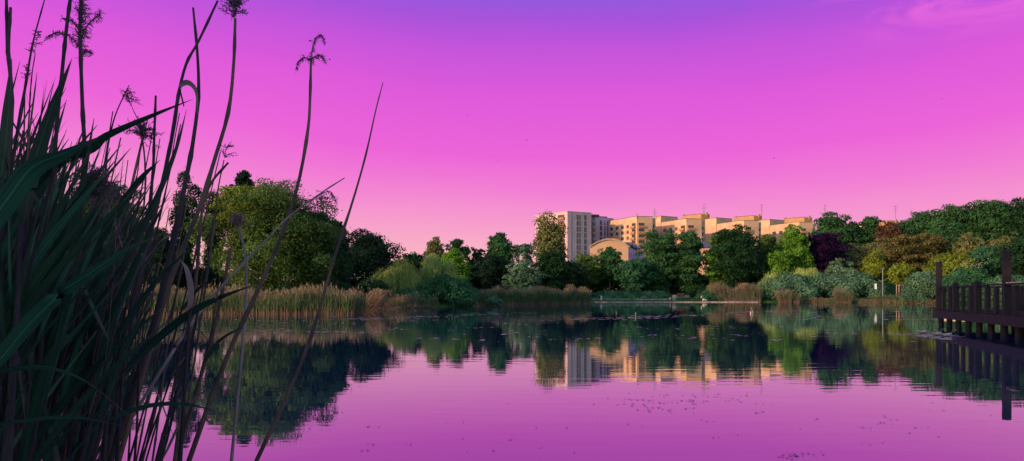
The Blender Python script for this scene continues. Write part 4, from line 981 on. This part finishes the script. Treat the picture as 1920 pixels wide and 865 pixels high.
def reed(pix, Y0, Y1, w0, w1, label, m_='stem', plume=None, leaves=(), group='single reeds in the foreground', down=True):
    """pix: points from the top of the stem downwards; widths in photo pixels at top (w1) and foot (w0)"""
    n = len(pix); pts = [P(p[0], p[1], Y1+(Y0-Y1)*i/(n-1)) for i, p in enumerate(pix)][::-1]
    if down:
        d = (pts[0]-pts[1]).normalized(); k_ = (pts[0].z+.3)/max(.2, -d.z)
        pts = [pts[0]+d*k_*.97]+[pts[0]+d*k_*.5]+pts if k_ > .2 else pts
    base = pts[0].copy(); t = empty('reed', base, label, 'reed', group)
    L = [p-base for p in pts]; stem_obj(L, w0/F*Y0/2, w1/F*Y1/2, FG[m_], t, n=32)
    if plume:
        d = (L[-1]-L[-2]).normalized(); plume_obj(L[-1], d, plume[0], plume[1], plume[2], t, droop=plume[3], seed=int(pix[0][0]), bushy=plume[4] if len(plume) > 4 else 1, m_=FG['plumepale'] if plume[0] == .031 else None)
    for lf in leaves:
        lp = [P(q_[0], q_[1], lf[1])-base for q_ in lf[0]]; leaf_obj(lp, lf[2]/F*lf[1], FG[lf[3]], t, roll=lf[4] if len(lf) > 4 else 0)
    return t
reed([(718, 155), (705, 205), (686, 290), (662, 375), (628, 480), (580, 640), (530, 760), (478, 870)], 1.7, 1.9, 10, 1.6, 'bare leaning reed without a plume, rightmost of the tall stems')
reed([(583, 112), (581, 190), (577, 245), (560, 340), (530, 435), (480, 552), (438, 640), (400, 735), (352, 870)], 1.7, 1.9, 11, 4.5, 'tall brown reed with three curled plume tufts', plume=None)
reed([(441, 35), (438, 120), (428, 210), (402, 300), (372, 395), (325, 510), (285, 640), (240, 800)], 1.5, 1.7, 12, 5, 'tall reed with a bushy plume cut by the top of the picture', plume=(.06, .05, 42, .2, 2))
reed([(362, 15), (370, 100), (372, 180), (362, 265), (350, 330), (325, 450), (290, 600), (240, 760)], 1.4, 1.6, 14, 4, 'thick bare stem right of the dense leaves, crossing a curved one', m_='stemdark')
reed([(408, 2), (372, 78), (350, 118), (335, 175), (326, 240), (300, 360), (270, 480)], 1.4, 1.6, 8, 4, 'bent stem leaning to the right across the thick bare stem', m_='stemdark', leaves=[([(345, 200), (338, 165), (352, 155), (368, 172), (370, 215)], 1.5, 11, 'leafdry', .2)])
reed([(646, 334), (602, 362), (540, 408), (500, 450), (430, 522), (370, 592), (330, 650), (280, 730)], 1.6, 1.8, 8, 2, 'pale violet stem arching to the right with a drooping plume', m_='stempale')
reed([(152, -10), (150, 60), (152, 130), (155, 210), (158, 290), (150, 420), (140, 600)], 1.5, 1.6, 10, 5, 'upright reed with a large feathery plume, at the left', m_='stemdark', plume=None)
reed([(133, -10), (124, 60), (116, 140), (108, 220), (95, 400)], 1.2, 1.3, 7, 6, 'dark straight stem just left of the large feathery plume', m_='stemdark')
reed([(20, 15), (16, 100), (22, 200), (10, 420)], 1.1, 1.2, 10, 5, 'dark stem at the left edge of the picture', m_='stemdark')
reed([(12, -5), (14, 90), (20, 170), (6, 380)], 1.15, 1.2, 9, 5, 'second dark stem at the left edge of the picture', m_='stemdark')
reed([(84, -2), (62, 80), (48, 160), (20, 320)], 1.2, 1.3, 8, 2, 'slim dark stem curving up to the top left', m_='stemdark')
reed([(292, 180), (289, 260), (286, 330), (270, 480), (230, 700)], 1.5, 1.6, 8, 4, 'straight stem with a broken tip above the round green tree', m_='stemdark')
reed([(242, 160), (215, 220), (200, 290), (196, 360), (180, 520)], 1.6, 1.6, 7, 1.5, 'slender curved leaf-like stem left of the small drooping plume', m_='stemdark')
reed([(247, 200), (262, 240), (272, 330), (262, 500)], 1.8, 1.8, 4, 1.2, 'thin stem bending left under a small drooping plume', m_='stemdark', plume=(.05, .04, 22, .9, 1))
reed([(268, 262), (273, 330), (266, 420), (240, 600)], 1.7, 1.7, 6, 2, 'reed ending in a flat bushy plume in front of the sky', plume=(.03, .06, 44, .3, 1.4))
reed([(420, 300), (408, 360), (398, 450), (370, 640)], 2.0, 2.0, 5, 2, 'short reed with a loose plume left of the biggest tree', plume=(.05, .04, 14, .3, 1))
reed([(448, 425), (458, 470), (462, 540), (455, 640), (440, 800)], 2.0, 2.0, 7, 4, 'pale reed with a rosy plume in front of the biggest tree', m_='stempale', plume=(.031, .035, 46, .25, 2.2))
reed([(432, 465), (418, 540), (395, 640), (350, 800)], 1.9, 1.9, 7, 6, 'short broken stem crossing the violet one', m_='stem')
reed([(428, 305), (395, 345), (378, 400), (368, 520), (340, 760)], 1.7, 1.7, 8, 4, 'brown stem with a snapped side shoot', m_='stem')
reed([(66, 100), (58, 160), (50, 300)], 1.6, 1.6, 4, 1.5, 'thin reed with a narrow plume at the upper left', m_='stemdark', plume=(.06, .02, 22, .4, 1))
reed([(48, 150), (46, 200), (44, 350)], 1.7, 1.7, 4, 1.5, 'thin reed with a small plume below the narrow one', m_='stemdark', plume=(.04, .02, 18, .4, 1))
reed([(170, 372), (165, 450), (150, 600)], 1.3, 1.3, 6, 3, 'brown seed head among the dense leaves', plume=(.05, .06, 60, .6, 2))
# plume tufts traced on the two tall reeds and the violet one
def find(lab): return [o for o in bpy.data.objects if o.get('label', '').startswith(lab)][0]
def tuft(o, line, Y, n, spread, seed, droop=.9, bushy=1.2):
    base = Vector(o.location); pts = spline([P(p[0], p[1], Y)-base for p in line], n); r = np.random.default_rng(seed); m = MB(); m.tube([tuple(v) for v in pts[::max(1, n//10)]], .0011, 5)
    P0, P1 = [], []
    for i, p in enumerate(pts):
        for k_ in range(int(5*bushy)):
            a = unit(r.normal(size=3)+np.array([.25, 0, -droop])); ln = spread*r.uniform(.3, 1)*(1-.4*i/n); q_ = p+a*ln; P0.append(p); P1.append(q_)
            for _ in range(3):
                s0 = p+(q_-p)*r.random(); P0.append(s0); P1.append(s0+unit(a+r.normal(size=3)*.7)*ln*.35)
    P0 = np.array(P0); P1 = np.array(P1); s_ = unit(np.cross(P1-P0, r.normal(size=P0.shape))); w_ = .0007
    quads('plume', np.stack([P0-s_*w_*.5, P0+s_*w_*.5, P1+s_*w_, P1-s_*w_], 1), FG['plume'], o); m.build('plume_stalk', FG['stemdark'], o)
a = find('tall brown reed'); 
tuft(a, [(583, 115), (586, 90), (592, 72), (602, 66), (609, 80)], 1.9, 22, .016, 1); tuft(a, [(583, 112), (570, 108), (560, 116), (555, 130)], 1.9, 14, .014, 2); tuft(a, [(583, 112), (594, 104), (604, 106), (608, 116)], 1.9, 14, .014, 3)
a = find('pale violet stem'); tuft(a, [(590, 372), (606, 362), (620, 360), (630, 378)], 1.8, 16, .03, 4, 1.4, .7)
a = find('upright reed with a large'); tuft(a, [(152, 0), (152, 40), (151, 90)], 1.6, 34, .030, 5, -.6); tuft(a, [(150, 90), (130, 68), (105, 62), (86, 72)], 1.6, 22, .016, 6, .3); tuft(a, [(152, 75), (162, 50), (180, 32), (188, 24)], 1.6, 18, .02, 7, .2); tuft(a, [(152, 105), (160, 96), (172, 100)], 1.6, 12, .014, 8, .3); tuft(a, [(150, 60), (135, 40), (118, 34)], 1.6, 12, .016, 9, .3)

# broad leaves close to the lens, each on its own shoot rooted below the picture
def shoot(label, line, Y, width, m_, roll=0., group='broad reed leaves close to the viewer'):
    base = P(line[0][0]-60, 1500, Y); base.z = -.1; t = empty('reed', base, label, 'reed', group)
    p0 = P(line[0][0], line[0][1], Y)-base
    stem_obj([(0, 0, 0), p0*.5+Vector((-.02, 0, .02)), p0], .005, .003, FG['stemdark'], t, n=12)
    leaf_obj([P(p[0], p[1], Y+(p[2] if len(p) > 2 else 0))-base for p in line], width/F*Y, FG[m_], t, n=26, roll=roll)
    return t
shoot('broadest leaf, rising from the left edge to the upper right', [(-60, 480), (10, 385), (60, 318), (120, 290), (190, 255)], .8, 50, 'leafbright')
shoot('bright blade curving up from the left edge at mid height', [(-60, 730), (0, 670), (55, 605), (110, 553), (160, 520), (235, 470), (300, 440)], .8, 34, 'leafbright', .2)
shoot('thin leaf arching over and down near the bottom left', [(-60, 705), (30, 692), (90, 690), (160, 715), (245, 782)], .8, 15, 'leafbright', .3)
shoot('lowest horizontal leaf with a dry brown tip', [(-40, 800), (60, 787), (130, 782), (180, 788), (240, 801)], .85, 12, 'leafbright', .3)
shoot('thin leaf lying flat over the water at the bottom', [(200, 790), (262, 765), (320, 757), (370, 762), (415, 776)], 1.2, 12, 'leafbright', .4)
shoot('dark broad blade pointing straight up beside the large plume', [(40, 420), (62, 320), (95, 215), (135, 110)], 1.0, 32, 'leaf')
shoot('dark blade filling the left edge', [(-20, 420), (5, 300), (15, 200), (22, 110)], .9, 26, 'leaf')
shoot('long dark blade crossing to the right below the sky', [(20, 420), (90, 320), (170, 280), (200, 255), (290, 215), (362, 186)], 1.2, 22, 'leaf')
shoot('long narrow blade reaching over the left reed bed', [(230, 700), (290, 640), (360, 585), (420, 555), (485, 532)], 1.3, 20, 'leaf', .2)
shoot('dry pale strap hanging in front of the poplar foot', [(355, 590), (358, 545), (350, 505), (338, 488)], 1.3, 15, 'leafdry')
shoot('dark blade leaning right before the round green tree', [(150, 520), (205, 420), (260, 340), (300, 300)], 1.3, 20, 'leaf')
shoot('green blade pointing up in front of the poplar', [(170, 600), (240, 480), (290, 380), (330, 280), (350, 205)], 1.3, 15, 'leaf')
shoot('thin blade rising to the right below the poplar', [(160, 720), (240, 600), (300, 520), (375, 450)], 1.3, 16, 'leaf')

# the dense tangle
r = np.random.default_rng(99)
def tpx(v): return CX+v[0]/v[1]*F
for i in range(165):
    dry = i % 3 < 1; Y = r.uniform(1.15, 2.7) if dry else r.uniform(1.0, 2.4)
    if dry:
        f_ = r.random()**.9; pb = -60+f_*350; top_row = r.uniform(120, 560)+170*f_; lean_ = r.uniform(.08, .42)
    else:
        f_ = r.random()**1.3; pb = -120+f_*265; top_row = r.uniform(180, 420)+260*f_; lean_ = r.uniform(.12, .34)
    ptx = pb+(980-top_row)*lean_*.75
    pts = [(ptx, top_row), (ptx*.72+pb*.28+r.normal()*6, top_row*.7+980*.3), (pb*.6+ptx*.4, top_row*.4+980*.6), (pb, 980)]
    wp = [P(p[0], p[1], Y) for p in pts][::-1]; d = (wp[0]-wp[1]).normalized(); kk = max(.1, (wp[0].z+.2)/max(.3, -d.z)); wp = [wp[0]+d*kk]+wp
    base = wp[0].copy()
    t = empty('reed', base, 'one of the crowded dry stems in the dark tangle at the lower left' if dry else 'one of the crowded leafy shoots in the dark tangle at the left', 'reed', 'dry stems in the tangle' if dry else 'leafy shoots in the tangle')
    L = [p-base for p in wp]; mm = ('stem', 'stemdark', 'stemdark', 'stem', 'stemdark')[r.integers(0, 5)] if dry else 'stemdark'
    stem_obj(L, r.uniform(.0026, .0048), .0013, FG[mm], t, n=24)
    if not dry:
        for k_ in range(7):
            u = .28+k_*.11+r.normal()*.02; j = spline(L, 40)[min(38, int(u*39))]; s_ = 1 if r.random() < .85 else -1; ln = r.uniform(.25, .50)
            ang = r.uniform(.10, .62); dv_ = np.array([math.sin(ang)*s_, r.normal()*.25, math.cos(ang)])
            e1 = j+dv_*ln*.5; e2 = e1+(dv_+np.array([.1*s_, 0, -.2*ang]))*ln*.5
            tip = e2+np.array(base); q_ = CX+tip[0]/tip[1]*F; row = HOR-(tip[2]-CAMZ)/tip[1]*F
            if q_ > 330 or row < 70+max(0, q_-40)*1.0: continue
            leaf_obj([j, e1, e2], r.uniform(.006, .016), FG['leaf' if r.random() < .78 or s_ < 0 else 'leafbright'], t, n=12, roll=r.uniform(-.9, .9))
    elif r.random() < .35:
        j = spline(L, 40)[r.integers(18, 34)]; e = j+np.array([r.uniform(.03, .14), 0, r.uniform(-.1, .15)]); leaf_obj([j, (j+e)/2+np.array([0, 0, .04]), e], .006, FG['leafdry'], t, n=10, roll=r.uniform(-1, 1))

# slim stems standing more openly at the right side of the clump
r = np.random.default_rng(5)
for i, (tx, ty, bx_) in enumerate([(330, 190, 150), (300, 260, 120), (352, 330, 210), (385, 350, 250), (318, 390, 170), (400, 415, 285), (345, 455, 230), (270, 225, 130), (372, 470, 262), (412, 520, 320), (240, 300, 110), (295, 500, 190), (360, 560, 250)]):
    dark = i % 3 != 1; sx_ = (tx-bx_)
    reed([(tx, ty), (tx-sx_*.16, ty+(900-ty)*.25), (tx-sx_*.42, ty+(900-ty)*.5), (tx-sx_*.72, ty+(900-ty)*.76), (bx_, 905)], 1.5+.1*(i % 5), 1.6+.1*(i % 5), r.uniform(4.5, 8), 1.6,
         'one of the slim open stems at the right side of the reed clump', m_='stemdark' if dark else 'stem', group='slim stems right of the clump',
         leaves=[([(tx-sx_*.35, ty+(900-ty)*.43), (tx-sx_*.3+28, ty+(900-ty)*.43-45), (tx-sx_*.3+70, ty+(900-ty)*.43-70)], 1.6, 7, 'leaf' if i % 2 else 'leafdry', .3)] if i % 3 == 0 else ())
